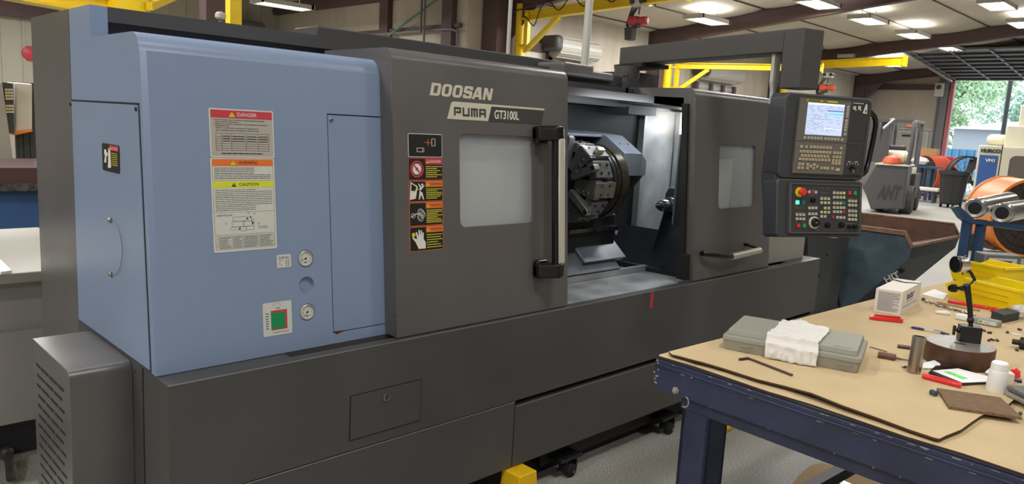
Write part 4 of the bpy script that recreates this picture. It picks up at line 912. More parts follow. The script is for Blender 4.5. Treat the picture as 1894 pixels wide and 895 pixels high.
# pendant
th = math.radians(26); PU = Vector((math.cos(th), -math.sin(th), 0)); PN = PU.cross(Z).normalized()
PO = CAM + ray(1530, 310) * 3.5
tl8 = math.radians(8); PV8 = (Z * math.cos(tl8) - PN * math.sin(tl8)).normalized(); PN8 = PU.cross(PV8).normalized()
LOWO = PO + Z * -.060      # hinge line between screen and operator panel
def up(px, py):
    p = Wp(px, py, PO, PN) - PO; return p.dot(PU), p.z
def lo(px, py):
    p = Wp(px, py, LOWO, PN8) - LOWO; return p.dot(PU), p.dot(PV8)
sh = MB()
k = 6
def shell(O, U, V_, N, u0, u1, v0, v1, R, n0, n1, taper=0):
    sh.rplate(O, U, V_, N, (u0, u1, v0, v1), R, n0, n1)
sh.rplate(PO, PU, Z, PN, (-.262, .222, -.055, .327), .03, -.12, -.006, k=6)
sh.prism([PO + PU * a + PN * n for a, n in ((-.25, -.02), (-.25, -.11), (.18, -.11), (.18, -.02))], Z * -.16)
side_ = [PO + PU * -.258 + Z * .31 + PN * -.03, PO + PU * -.258 + Z * -.06 + PN * -.03, LOWO + PU * -.258 + PV8 * -.255 + PN8 * -.03, LOWO + PU * -.258 + PV8 * -.255 + PN8 * -.10, PO + PU * -.258 + Z * -.06 + PN * -.135, PO + PU * -.258 + Z * .31 + PN * -.125]
sh.prism(side_, PU * .42)
sh.rplate(LOWO, PU, PV8, PN8, (-.262, .222, -.262, .005), .02, -.11, -.008)
sho = sh.build('control_pendant', 'pendant', mac, bevel=.006, seg=2)
gr_ = MB(); og = PO - PN * .06; P = [((q_ := Wp(a_, b_, og, PN) - og).dot(PU), q_.z) for a_, b_ in ((1612, 209), (1619, 218), (1620, 236), (1603, 316), (1594, 324))]
gr_.path([PO + PU * a + Z * b - PN * .06 for a, b in [(P[0][0] - .03, P[0][1] + .02), P[0], P[1], P[2], P[3], P[4], (P[4][0] - .03, P[4][1])]], .012, 10, sub=1); gr_.build('pendant_grip', 'black_gloss', mac)
# cnc face
cf = MB(); cf.obox(PO, PU, Z, PN, -.193, .060 + .03, -.030, .309, -.006, .004, 0); cf.obox(PO, PU, Z, PN, .092, .200, -.030, .309, -.006, .003, 1)
cf.obox(PO, PU, Z, PN, .092, .200, .114, .117, .003, .005, 2); cf.obox(PO, PU, Z, PN, .197, .200, -.03, .309, .003, .006, 2); cf.obox(PO, PU, Z, PN, -.193, .2, .307, .310, .003, .006, 2)
cf.obox(PO, PU, Z, PN, -.193, .09, .114, .1155, .004, .005, 1)
cfo = cf.build('screen_unit', ['pendant_face', 'pendant_panel', 'panel_edge'], sho)
s_ = MB(); u0, v1_ = up(1494, 189); u1, v0_ = up(1554, 251); u0, u1, v0_, v1_ = -.150, .053, .146, .288
s_.obox(PO, PU, Z, PN, u0, u1, v0_, v1_, .004, .0052, 0)
su = u1 - u0; sv = v1_ - v0_
def sr(a, b, c, d, m): s_.obox(PO, PU, Z, PN, u0 + su * a, u0 + su * b, v0_ + sv * c, v0_ + sv * d, .0052, .0056, m)
sr(0, 1, .95, 1, 3); sr(.54, .99, .77, .795, 1); sr(.56, .99, .66, .70, 2); sr(.5, .97, .2, .225, 3)
rd = random.Random(4)
for kk in range(18):
    zz = .90 - kk * .045
    if abs(zz - .77) < .03: sr(.54, .99, zz, zz + .004, 4)
    x = .03
    while x < .95:
        w_ = rd.uniform(.02, .07)
        if rd.random() < .45 and not (x > .5 and .62 < zz < .8): sr(x, min(x + w_, .97), zz, zz + .011, 4)
        x += w_ + .02
sr(.2, .38, .02, .025, 4); sr(0, .22, .06, .065, 4); sr(.02, .5, .50, .503, 4)
s_.build('display', ['screen', 'scr_blue', 'scr_cyan', 'scr_white', 'scr_text'], sho)
s_ = MB(); a = up(1491, 183); s_.obox(PO, PU, Z, PN, -.158, .012, .294, .3015, .004, .0048, 0); s_.obox(PO, PU, Z, PN, -.15, -.085, .2955, .300, .0048, .0052, 1); s_.obox(PO, PU, Z, PN, -.07, -.045, .2955, .300, .0048, .0052, 1)
s_.build('yellow_strip', ['fanuc_yellow', 'label_text'], sho)
def C5(cx, cy): return up(1440 + cx / 5.594, 170 + cy / 5.594)
def key(cx, cy, mt, w_=.0105, h=.0115):
    a, b = C5(cx, cy); kb = MB(); kb.obox(PO, PU, Z, PN, a - w_ / 2, a + w_ / 2, b - h / 2, b + h / 2, .004, .0085, 0); kb.obox(PO, PU, Z, PN, a - .0015, a + .0015, b - .0022, b + .0025, .0085, .0088, 1)
    kb.build('key', [mt, 'label_text'], sho)
for i, x in enumerate((262, 302, 336, 370, 402, 434, 476, 510, 542, 575, 607, 646)): key(x, 470 + (x - 262) * .06, 'soft_key')
for x, y in ((711, 156), (707, 187), (703, 220), (699, 252), (693, 297), (690, 330), (685, 362), (681, 393), (677, 436)): key(x, y, 'soft_key')
rows = [(563, (229, 279, 327, 361, 395, 428, 460, 494, 528, 638)), (612, (222, 256, 290, 324, 358, 391, 424, 456, 489, 521, 567, 599, 631)), (654, (235, 268, 301, 335, 368, 400, 433, 467, 500, 561, 594, 627)),
        (691, (213, 247, 280, 314, 347, 380, 412, 445, 478, 511, 555, 588, 621)), (743, (208, 241, 292, 358)), (736, (551, 584, 617)), (766, (323, 389)), (781, (202, 236, 288, 353)), (785, (434, 467, 499, 546))]
for y, xs_ in rows:
    for x in xs_: key(x, y + (x - xs_[0]) * .045, 'key_white' if (x, y) == (229, 563) else 'key')
key(600, 802, 'key', w_=.021)
# side items on the right of the screen: two sockets, sticker, memory-protect key
s_ = MB()
for cx in (779, 830):
    a, b = C5(cx, 165); s_.obox(PO, PU, Z, PN, a - .007, a + .007, b - .008, b + .008, .003, .006, 0); a, b = C5(cx + 8, 190); s_.lathe(PO + PU * a + Z * b + PN * .003, PN, [(.003, 0), (.003, .006)], 8, 0)
a, b = C5(820, 119); s_.obox(PO, PU, Z, PN, a - .03, a + .032, b - .0015, b + .002, .003, .004, 0)
s_.build('port_cover', 'key_white', sho)
s_ = MB(); s_.prism([PO + PU * a + Z * b + PN * .0065 for a, b in (C5(858, 222), C5(892, 128), C5(908, 128), C5(904, 228))], PN * .001, 0); a, b = C5(893, 200); s_.obox(PO, PU, Z, PN, a - .004, a + .002, b - .006, b + .006, .0075, .008, 1); s_.build('sticker', ['label_white', 'label_text'], sho)
a, b = C5(750, 790); s_ = MB(); c = PO + PU * a + Z * b + PN * .003; s_.lathe(c, PN, [(.012, 0), (.012, .006), (.006, .008), (.006, .02)], 20, 0)
s_.obox(c, PU, Z, PN, -.002, .002, -.022, .006, .012, .014, 1); s_.pipe(c + PN * .012 + Z * -.004, c + PN * .014 + Z * -.004, .007, .005, 14, 1); s_.build('key_switch', ['black_gloss', 'chrome'], sho)
s_ = MB()
for i in range(5): a, b = C5(705 + i * 28, 748 - (2 - abs(i - 2)) * 6); s_.obox(PO, PU, Z, PN, a - .002, a + .002, b - .003, b + .003, .003, .0036)
for cx in (728, 800): a, b = C5(cx, 722); s_.obox(PO, PU, Z, PN, a - .009, a + .008, b - .002, b + .002, .003, .0036)
s_.build('switch_legend', 'key_white', sho)
# operator panel
op = MB(); op.obox(LOWO, PU, PV8, PN8, -.196, .196, -.240, -.018, -.008, .002, 0)
for a, b, c, d in ((-.202, .2, -.021, -.016), (-.202, .2, -.244, -.239), (-.203, -.194, -.244, -.016), (.194, .2, -.244, -.016)): op.obox(LOWO, PU, PV8, PN8, a, b, c, d, -.008, .006, 1)
op.build('operator_panel', ['pendant_panel', 'panel_edge'], sho)
def C6(cx, cy): return lo(1440 + cx / 8.1375, 330 + cy / 8.1375)
ccol = {'w': 'key_white', 'r': 'btn_red', 'g': 'btn_green', 'y': 'btn_yellow', 't': 'btn_teal', 'L': 'btn_lit'}
def btn(cx, cy, c='w', s=1.0):
    a, b = C6(cx, cy); h = .0056 * s; kb = MB(); kb.obox(LOWO, PU, PV8, PN8, a - h, a + h, b - h * 1.05, b + h * 1.05, .002, .007, 0)
    if c == 'w': kb.obox(LOWO, PU, PV8, PN8, a - .0012, a + .0016, b - .0018, b + .0022, .007, .0073, 1)
    kb.build('push_button', [ccol[c], 'label_text'], sho)
bl = [(452, 203, 'w'), (503, 205, 'r'), (553, 207, 'w')] + [(x, y, 'w') for y in (443, 533) for x in (454, 503, 553)] + [(x, y + (x - 268) * .03, 'w') for y in (543, 606) for x in (268, 320, 370)]
bl += [(637, 303, 'w'), (690, 304, 'w'), (744, 306, 'w'), (637, 364, 'w'), (690, 366, 'y'), (744, 367, 'w'), (690, 446, 'w'), (744, 447, 'w'), (637, 506, 'w'), (690, 508, 'y'), (744, 509, 'w'), (637, 570, 'w'), (690, 571, 'w')]
for y, last in ((218, 'y'), (283, 'w'), (371, 'g'), (437, 'w'), (500, 'r')): bl += [(826, y, 'w'), (876, y + 1, 'w'), (925, y + 2, 'w'), (973, y + 3, last)]
bl += [(806, 579, 'r'), (876, 585, 'w'), (925, 586, 'w'), (973, 588, 'w')]
for y in (338, 400, 490, 552, 614): bl += [(1055, y, 'w'), (1103, y + 2, 'w'), (1151, y + 4, 'w')]
for b in bl: btn(*b)
for b in ((275, 360, 'L'), (360, 362, 't'), (288, 708, 'r'), (377, 708, 'g'), (1060, 217, 'r'), (1140, 220, 'g')): btn(*b, s=1.5)
a, b = C6(305, 205); c = LOWO + PU * a + PV8 * b
MB().lathe(c + PN8 * .002, PN8, [(.022, 0), (.022, .003), (.010, .004)], 32).build('stop_ring', 'estop_yellow', sho)
MB().lathe(c + PN8 * .006, PN8, [(.009, 0), (.009, .016), (.017, .018), (.018, .026), (.014, .031), (.001, .032)], 32).build('emergency_stop', 'estop_red', sho)
a, b = C6(520, 665); c = LOWO + PU * a + PV8 * b
MB().lathe(c + PN8 * .002, PN8, [(.028, 0), (.028, .008), (.026, .010), (.022, .010), (.022, .006)], 40).build('dial_ring', 'dial_white', sho)
hw = MB(); hw.lathe(c + PN8 * .006, PN8, [(.020, 0), (.019, .016), (.017, .018), (.001, .018)], 32, 0); hw.obox(c + PN8 * .0245, PU, PV8, PN8, -.007, .007, -.001, .001, 0, .0004, 1); hw.build('handwheel', ['black_gloss', 'dial_white'], sho)
for cx, cy, r in ((503, 330, .012), (724, 705, .013), (932, 705, .013), (1052, 730, .009), (1130, 730, .010)):
    a, b = C6(cx, cy); c = LOWO + PU * a + PV8 * b; kn = MB(); kn.lathe(c + PN8 * .002, PN8, [(r * 1.1, 0), (r * 1.1, .003), (r * .8, .004), (r * .75, .014), (r * .6, .016), (.001, .016)], 24)
    kn.obox(c, PU, PV8, PN8, -.002, .002, -r * .9, r * .9, .016, .019); ko = kn.build('rotary_knob', 'black_gloss', sho)
s_ = MB(); rd = random.Random(2)
for cx, cy, n in ((640, 150, 3), (720, 150, 3), (450, 175, 8), (450, 250, 8), (450, 392, 8), (440, 486, 6), (250, 415, 3), (330, 415, 5), (245, 445, 10), (250, 510, 10), (820, 190, 3), (1110, 160, 5), (625, 215, 10), (625, 275, 10), (820, 340, 12), (1040, 300, 8), (1045, 465, 9), (700, 632, 3), (905, 632, 3), (250, 660, 3), (350, 660, 3), (1010, 680, 10), (560, 775, 3), (670, 775, 8), (880, 775, 8)):
    for q in range(n):
        a, b = C6(cx + q * 13, cy + rd.uniform(-2, 2)); s_.obox(LOWO, PU, PV8, PN8, a, a + .0016, b, b + .0012, .002, .0024)
s_.build('panel_legend', 'dial_white', sho)
# ------------------------------------------------------------------ workbench
BT_ = .870; T = .887
ba = math.radians(-3.3); bo = W(1215, 657, 2, BT_ + .004); bU = hz(ba); bV = hz(ba + PI / 2)
BO = Vector((bo.x, bo.y, 0))
bench = thing('workbench', 'dark blue painted steel workbench covered with cardboard, right foreground', 'workbench', (BO.x + 1.2, BO.y - .9, 0))
BL, BWd = 2.62, 1.85
tp = MB(); tp.obox(BO, bU, bV, Z, 0, BL, -BWd, 0, BT_ - .012, BT_); tpo = tp.build('top_plate', 'bench_dark', bench)
ap = MB()
ap.obox(BO, bU, bV, Z, -.004, .006, -BWd, 0, BT_ - .105, BT_ - .006); ap.obox(BO, bU, bV, Z, .0, .05, -BWd, 0, BT_ - .018, BT_ - .002)
ap.obox(BO, bU, bV, Z, -.009, -.004, -BWd, 0, BT_ - .026, BT_ - .020)
ap.obox(BO, bU, bV, Z, 0, BL, -.006, .004, BT_ - .105, BT_ - .006); ap.obox(BO, bU, bV, Z, BL - .006, BL, -BWd, 0, BT_ - .105, BT_ - .006); ap.obox(BO, bU, bV, Z, 0, BL, -BWd, -BWd + .01, BT_ - .105, BT_ - .006)
ap.obox(BO, bU, bV, Z, .03, .07, -BWd + .1, -.09, BT_ - .155, BT_ - .10)
apo = ap.build('apron', 'bench_blue', bench, bevel=.0015)
for u, v in ((.035, -.20), (BL - .14, -.20), (.035, -BWd + .1), (BL - .14, -BWd + .1)):
    lg = MB(); lg.obox(BO, bU, bV, Z, u, u + .012, v, v + .105, 0, BT_ - .03); lg.obox(BO, bU, bV, Z, u, u + .105, v, v + .012, 0, BT_ - .03); lg.obox(BO, bU, bV, Z, u + .093, u + .105, v, v + .105, 0, BT_ - .03)
    lg.obox(BO, bU, bV, Z, u, u + .105, v + .093, v + .105, 0, BT_ - .03); lg.obox(BO, bU, bV, Z, u - .02, u + .125, v - .02, v + .125, 0, .008); lg.build('leg', 'bench_blue', bench)
for v_ in (-.14, -BWd + .12): MB().obox(BO, bU, bV, Z, .05, BL - .05, v_, v_ + .05, .14, .19).build('stretcher', 'bench_dark', bench)
q = Wp(1250, 722, BO - bU * .004, bU); b_ = MB(); b_.lathe(q, -bU, [(.013, 0), (.013, .002), (.009, .002), (.009, .009), (.006, .010), (.001, .010)], 6); b_.build('bolt', 'chip_paint', bench)
q = Wp(1268, 742, BO - bU * .002, bU); b_ = MB(); b_.path([q + bV * (.016 * math.cos(a)) + Z * (.018 * math.sin(a)) - bU * .006 for a in [PI * (.6 + i * .11) for i in range(10)]], .0022, 6); b_.build('hook', 'chip_paint', bench)
rd = random.Random(12); ch = MB()
for _ in range(70):
    v = rd.uniform(-BWd, 0); z = rd.choice((BT_ - .007, BT_ - .009, BT_ - .104, BT_ - .03, rd.uniform(BT_ - .1, BT_ - .01))); l_ = rd.uniform(.002, .02) if z > BT_ - .04 else rd.uniform(.002, .006)
    ch.obox(BO, bU, bV, Z, -.0098 if abs(z - (BT_ - .023)) < .006 else -.0046, -.003, v, v + l_, z - rd.uniform(.0008, .003), z)
for _ in range(9):
    v = rd.uniform(-.02, 0) - .001; z = rd.uniform(BT_ - .1, BT_ - .01); ch.obox(BO, bU, bV, Z, -.0046, -.003, v, v + .006, z, z + .006)
ch.build('chipped_paint', 'chip_paint', bench)
def bz(px, py, z=T): return W(px, py, 2, z)
# cardboard
def sheet(pts, z0, th_, name, label, lift=[]):
    s_ = MB(); lf = lift + [0] * len(pts); s_.prism([Vector((p.x, p.y, z0 + lf[i])) for i, p in enumerate(pts)], Z * th_, 1); s_.prism([Vector((p.x, p.y, z0 + th_ + lf[i])) for i, p in enumerate(pts)], Z * .0006, 0); return tag(s_.build(name, ['cardboard', 'corrugated']), label, 'cardboard')
C_ = lambda u, v: BO + bU * u + bV * v
low = [C_(.012, .0), C_(BL - .01, -.004), C_(BL - .01, -BWd + .01)] + [C_(.006 + .006 * math.sin(i * 2.1), -BWd + .02 + i * (BWd - .03) / 14) for i in range(15)]
sheet(low, BT_, .004, 'cardboard_sheet', 'lower brown cardboard sheet covering the whole blue workbench top')
topp = [bz(px, py) for px, py in ((1237, 650), (1243, 655), (1262, 660), (1285, 668), (1300, 671), (1340, 682), (1400, 701), (1450, 714), (1500, 731), (1560, 753), (1620, 772), (1680, 793), (1728, 809), (1738, 811), (1750, 805), (1778, 794), (1800, 778), (1815, 768), (1860, 752), (1894, 722))]
topp += [C_(.95, -1.6), C_(BL - .05, -1.6), C_(BL - .03, -.03), C_(1.6, -.012), C_(.7, -.02)]
off_ = [0, .015, .03, .03, .03, .035, .035, .035, .035, .03, .02, 0] + [0] * 30
inn = [p + bU * off_[i] for i, p in enumerate(topp)]
lift = [0, 0, .001, .004, .003, .0015, .001, .002, .008, .005, .002, 0]
us = MB(); z0_ = T - .0066
us.prism([Vector((p.x, p.y, z0_)) for p in inn], Z * .006, 1); us.prism([Vector((p.x, p.y, z0_ + .006)) for p in inn], Z * .0005, 0)
for i in range(11):
    A_, B_ = topp[i], topp[i + 1]; C_i, D_i = inn[i + 1], inn[i]
    for zo, th2, m2 in ((0, .006, 1), (.006, .0005, 0)):
        us.prism([Vector((A_.x, A_.y, z0_ + zo + lift[i])), Vector((B_.x, B_.y, z0_ + zo + lift[i + 1])), Vector((C_i.x, C_i.y, z0_ + zo)), Vector((D_i.x, D_i.y, z0_ + zo))], Z * th2, m2)
tag(us.build('cardboard_sheet', ['cardboard', 'corrugated']), 'upper cardboard sheet with a ragged dark corrugated edge, lying on the bench', 'cardboard')
sp_ = MB()
# grey case with a rag on it
A, B, C2 = bz(1333, 645), bz(1590, 693), bz(1614, 656)
cu = (B - A).normalized(); cw = Z.cross(cu).normalized(); cw = cw if cw.dot(C2 - B) > 0 else -cw
L1_ = (B - A).length; W1 = abs((C2 - B).dot(cw)); W1 = max(.15, min(W1, .30))
case = thing('tool_case', 'long grey plastic tool case with a white rag draped over it', 'case', (A + cu * L1_ / 2 + cw * W1 / 2))
def tray(mb, u0, u1, w0, w1, z0, z1, ins, R=.012):
    lo_ = []; hi_ = []
    for (cu_, cv_, a0) in ((u1 - R, w0 + R, -90), (u1 - R, w1 - R, 0), (u0 + R, w1 - R, 90), (u0 + R, w0 + R, 180)):
        for i in range(5):
            a = math.radians(a0 + 90 * i / 4); lo_.append(A + cu * (cu_ + R * math.cos(a)) + cw * (cv_ + R * math.sin(a)) + Z * z0)
            cx_, cy_ = (u0 + u1) / 2, (w0 + w1) / 2; p = lo_[-1] - A; pu, pw = p.dot(cu), p.dot(cw)
            hi_.append(A + cu * (pu + (ins if pu < cx_ else -ins)) + cw * (pw + (ins if pw < cy_ else -ins)) + Z * z1)
    mb.loft(lo_, hi_)
m_ = MB(); tray(m_, .006, L1_ - .006, .006, W1 - .006, 0, .034, -.004); m_.build('base', 'case_grey', case, bevel=.0015)
m_ = MB(); tray(m_, 0, L1_, 0, W1, .0345, .049, .001); tray(m_, .004, L1_ - .004, .004, W1 - .004, .049, .052, .008); tray(m_, .012, L1_ - .012, .014, W1 - .014, .052, .069, .004, .008); lido = m_.build('lid', 'case_grey', case, bevel=.0015)
m_ = MB(); m_.obox(A, cu, cw, Z, L1_ * .80, L1_ * .93, W1 * .13, W1 * .21, .069, .0705); m_.build('name_tab', 'case_grey', case)
for f in (.14, .84): MB().obox(A, cu, cw, Z, L1_ * f, L1_ * f + .04, -.003, .002, .022, .0255).build('latch', 'label_white' if False else 'left_grey', case)
rg = MB(); nu, nv = 30, 44; V = []; F = []
prof = [(W1 - .02, .073), (.016, .073), (.010, .056), (-.004, .050), (-.007, .030), (-.012, .010), (-.014, .003)]
Ls = [0]
for i in range(1, len(prof)): Ls.append(Ls[-1] + math.dist(prof[i], prof[i - 1]))
from mathutils import noise
for i in range(nu + 1):
    for j in range(nv + 1):
        s_ = Ls[-1] * j / nv; k = max(q for q in range(len(Ls)) if Ls[q] <= s_ + 1e-9); k = min(k, len(prof) - 2); f = (s_ - Ls[k]) / (Ls[k + 1] - Ls[k])
        w_ = prof[k][0] + (prof[k + 1][0] - prof[k][0]) * f; z_ = prof[k][1] + (prof[k + 1][1] - prof[k][1]) * f
        u_ = L1_ * (.335 + .375 * i / nu) + .004 * noise.noise((j * .2, i * .1, 3)) + .004 * math.sin(j * .15)
        nn = abs(noise.noise((i * .22, j * .18, 0))) * .009 + abs(noise.noise((i * .45 + j * .2, j * .35, 5))) * .006 + (.012 * max(0, 1 - abs(i / nu - .42) * 4) if j < 4 else 0)
        fold = .006 * max(0, 1 - abs((i / nu - .5) - (j / nv - .62) * .5) * 9) * (1 if j > nv * .6 else 0)
        onside = k >= 2
        V.append(A + cu * u_ + cw * (w_ - (nn + fold if onside else 0)) + Z * (z_ + (0 if onside else nn) + (.0 if j < nv else .004 * noise.noise((i * .3, 9, 0)))))
for i in range(nu):
    for j in range(nv): a = i * (nv + 1) + j; F.append((a, a + 1, a + nv + 2, a + nv + 1))
rg.add(V, F, 0, True); rg = rg.build('rag', 'rag', recalc=False); sm = rg.modifiers.new('thick', 'SOLIDIFY'); sm.thickness = .0009; tag(rg, 'crumpled white cloth rag draped over the middle of the long grey case', 'rag')
# hex key
zc = Z * .0045
tag(MB().path([bz(1367, 667) + zc, bz(1383, 665) + zc, bz(1390, 667) + zc, bz(1465, 696) + zc], .0042, 6).build('hex_key', 'hex_metal'), 'bent brown steel hex key lying in front of the grey case', 'hex key')
# small carton
P1, P2, P3 = bz(1615, 576), bz(1664.5, 584), bz(1699, 563); P4 = P1 + P3 - P2; hC = .104
car = thing('carton', 'small white cardboard carton with blue print standing on the bench', 'box', (P1 + P3) / 2)
MB().prism([P1, P2, P3, P4], Z * hC).build('body', 'carton', car, bevel=.0015)
e = (P3 - P2).normalized(); d_ = (P2 - P1).normalized()
fl = MB(); fl.prism([P3 + Z * (hC + .001), P4 + Z * (hC + .001), P4 - e * .06 + Z * (hC + .007), P4 * .5 + P3 * .5 - e * .09 + Z * (hC + .005), P3 - e * .05 + Z * (hC + .003)], Z * .0015); fl.build('flap', 'carton', car)
n1 = d_.cross(Z); n1 = n1 if n1.dot(P1 - P4) > 0 else -n1
pr = MB(); L_ = (P2 - P1).length
lines(pr, P1 + n1 * .0003, d_, Z, n1, L_ * .12, L_ * .92, .094, .010, 24, 0, .0016, 31)
n2 = e.cross(Z); n2 = n2 if n2.dot(P2 - P1) > 0 else -n2; L2_ = (P3 - P2).length
O_ = P2 + n2 * .0003
for k, (a, b, c, d) in enumerate(((.25, .29, .058, .082), (.30, .40, .070, .078), (.42, .5, .072, .082), (.51, .58, .072, .078), (.25, .34, .058, .068), (.36, .44, .058, .068), (.46, .58, .058, .069), (.59, .64, .074, .080))): pr.obox(O_, e, Z, n2, L2_ * a, L2_ * b, c, d, 0, .0004, 1)
lines(pr, O_, e, Z, n2, L2_ * .27, L2_ * .62, .052, .044, 1, 0, .003, 33); lines(pr, O_, e, Z, n2, L2_ * .1, L2_ * .9, .036, .026, 1, 0, .003, 34)
pr.build('print', ['carton_text', 'carton_blue'], car)
# red clip
a, b = bz(1612, 592), bz(1670, 598); u_ = (b - a).normalized(); w_ = Z.cross(u_)
rc = MB(); Lr = (b - a).length; rc.obox(a, u_, w_, Z, 0, Lr, 0, .03, 0, .004); rc.obox(a, u_, w_, Z, .004, Lr, .0, .004, 0, .017); rc.obox(a, u_, w_, Z, .015, Lr * .97, .026, .03, 0, .021); rc.obox(a, u_, w_, Z, -.006, .02, .006, .022, 0, .012)
tag(rc.build('tool_holder_clip', 'red_plastic', bevel=.001), 'glossy red plastic channel clip lying in front of the white carton', 'clip')
# pen
a, b = bz(1680, 604, T + .005), bz(1756, 618, T + .005); d_ = (b - a).normalized(); Lp = (b - a).length
pen = thing('pen', 'blue and clear ballpoint pen between the red clip and the dial stand', 'pen', (a + b) / 2 - Z * .005)
MB().lathe(a + d_ * .012, d_, [(.0045, 0), (.0055, .02), (.0050, .045)], 14).build('grip', 'pen_blue', pen)
MB().lathe(a + d_ * .057, d_, [(.0045, 0), (.0045, Lp - .085)], 14).build('barrel', 'clear', pen)
MB().lathe(a + d_ * (Lp - .03), d_, [(.005, 0), (.005, .014), (.003, .015), (.003, .03)], 12).obox(a + d_ * (Lp - .05), d_, d_.cross(Z), Z, -.005, .025, -.0015, .0015, .004, .006).build('clip', 'pen_blue', pen)
MB().lathe(a, d_, [(.0005, 0), (.0035, .012)], 12).build('tip', 'steel', pen)
# steel tube
c = bz(1689, 691) + Vector((.016, .004, 0)); tag(MB().pipe(c, c + Vector((.008, -.001, .118)), .0205, .0165, 36).build('steel_tube', 'tube_steel'), 'short upright bare steel tube beside the brown disc', 'tube')
# disc block and dial stand
cdv = bz(1770, 685) + hz(math.radians(14.6)) * .104; DH = .068
disc = thing('disc_block', 'thick round rusty brown steel disc with a machined top, carrying the dial stand', 'block', cdv)
MB().lathe(cdv, Z, [(.104, 0), (.105, .002), (.105, DH - .002), (.103, DH - .0005)], 64).build('body', 'disc_rust', disc)
MB().lathe(cdv + Z * (DH - .001), Z, [(.1025, 0), (.102, .0012), (.020, .0012), (.019, .0004), (.001, .0004)], 64).build('machined_face', 'disc_top', disc)
zt = T + DH + .0004
P1, P2 = bz(1774, 632, zt), bz(1814, 637, zt); u_ = (P2 - P1).normalized(); w_ = Z.cross(u_); w_ = w_ if w_.dot(CF) > 0 else -w_; Lm = (P2 - P1).length
ds = thing('dial_stand', 'black magnetic base with jointed arm holding a silver dial indicator', 'dial indicator', P1 + u_ * Lm / 2 + w_ * .025)
mg = MB(); mg.obox(P1, u_, w_, Z, 0, Lm, 0, .05, 0, .055); mg.build('magnetic_base', 'mag_black', ds, bevel=.002)
kn = MB(); q = P1 + w_ * .018 + Z * .036; kn.lathe(q, -u_, [(.009, 0), (.009, .008), (.004, .009), (.004, .012)], 18); kn.obox(q - u_ * .012, u_, w_, Z, -.008, 0, -.006, .006, -.018, .016); kn.build('magnet_switch', 'black_gloss', ds, bevel=.001)
DD = (P1 + u_ * Lm * .5 + w_ * .02 - CAM).dot(CF)
def Dq(px, py, dd=0): return CAM + ray(px, py) * (DD + dd)
ar = MB(); ar.cyl(Dq(1795.5, 603), Dq(1795.5, 594), .007); ar.sphere(Dq(1795, 592), .0115); ar.path([Dq(1795, 590), Dq(1794, 570), Dq(1791, 545), Dq(1788.5, 530)], [.0085, .0085, .0095, .0105], 14)
ar.sphere(Dq(1788, 530), .012); ar.path([Dq(1789, 530), Dq(1797, 523), Dq(1802, 517)], .0032, 10); ar.sphere(Dq(1802.5, 517), .0058); ar.path([Dq(1802, 516), Dq(1796, 505), Dq(1789, 497)], .0055, 10); ar.sphere(Dq(1789, 499), .010); ar.path([Dq(1789, 497), Dq(1790, 484)], .006, 10); ar.sphere(Dq(1789.5, 482), .009)
ar.build('jointed_arm', 'mag_black', ds)
a, b = Dq(1786, 533), Dq(1756, 533); dk = (b - a).normalized(); Lk = (b - a).length
kn = MB(); kn.lathe(a, dk, [(.010, 0), (.009, Lk * .3), (.0065, Lk * .35), (.0065, Lk * .55), (.0135, Lk * .6), (.0145, Lk * .72), (.0135, Lk * .88), (.010, Lk * .9), (.010, Lk)], 12); kn.build('clamp_knob', 'black_gloss', ds)
a, b = Dq(1786, 489), Dq(1762, 489); dk = (b - a).normalized()
dk = (dk - CF * .12).normalized(); di = MB(); c = Dq(1783, 489)
di.lathe(c, dk, [(.010, -.012), (.024, -.008), (.027, 0), (.027, .016), (.028, .017), (.028, .027)], 36, 0); di.lathe(c, dk, [(.0285, .027), (.0285, .033), (.026, .035), (.026, .031), (.001, .031)], 36, 1)
do = di.build('dial_indicator', ['chrome', 'black_gloss'], ds)
dz = MB(); dz.cyl(c - Z * .026, c - Z * .036, .003); dz.cyl(c + Z * .026, c + Z * .031, .0035); dz.path([c - dk * .01, Dq(1791, 486)], .006, 8); dz.build('lug', 'steel', do)
# things around the disc
a, b = bz(1660, 640, T + .006), bz(1704, 646, T + .006); d_ = (b - a).normalized()
sh_ = MB(); sh_.lathe(a, d_, [(.005, 0), (.007, .003), (.007, .055), (.010, .058), (.010, (b - a).length)], 18); tag(sh_.build('tool_bit', 'hex_metal'), 'dark round tool bit lying behind the upright steel tube', 'tool bit')
a, b = bz(1624, 655, T + .011), bz(1657, 661, T + .011); d_ = (b - a).normalized(); La = (b - a).length
fw = thing('flap_wheel', 'brown abrasive flap wheel on a thin shank, left of the steel tube', 'abrasive wheel', (a + b) / 2 - Z * .011)
m_ = MB(); m_.lathe(a, d_, [(.008, 0), (.0105, .002), (.0105, La - .002), (.008, La)], 14); m_.build('abrasive', 'flap_brown', fw); MB().cyl(a + d_ * .02, b + d_ * .055, .0022).build('shank', 'steel', fw)
a, b = bz(1606, 641, T + .003), bz(1722, 676, T + .003); tag(MB().cyl(bz(1608, 641, T + .003), bz(1640, 650, T + .003), .0018, n=8).build('wire', 'hex_metal'), 'thin dark wire beside the right end of the grey case', 'wire')
tag(MB().cyl(bz(1655, 663, T + .003), bz(1705, 669, T + .003), .0018, n=8).build('wire', 'hex_metal'), 'thin dark wire behind the foot of the steel tube', 'wire')
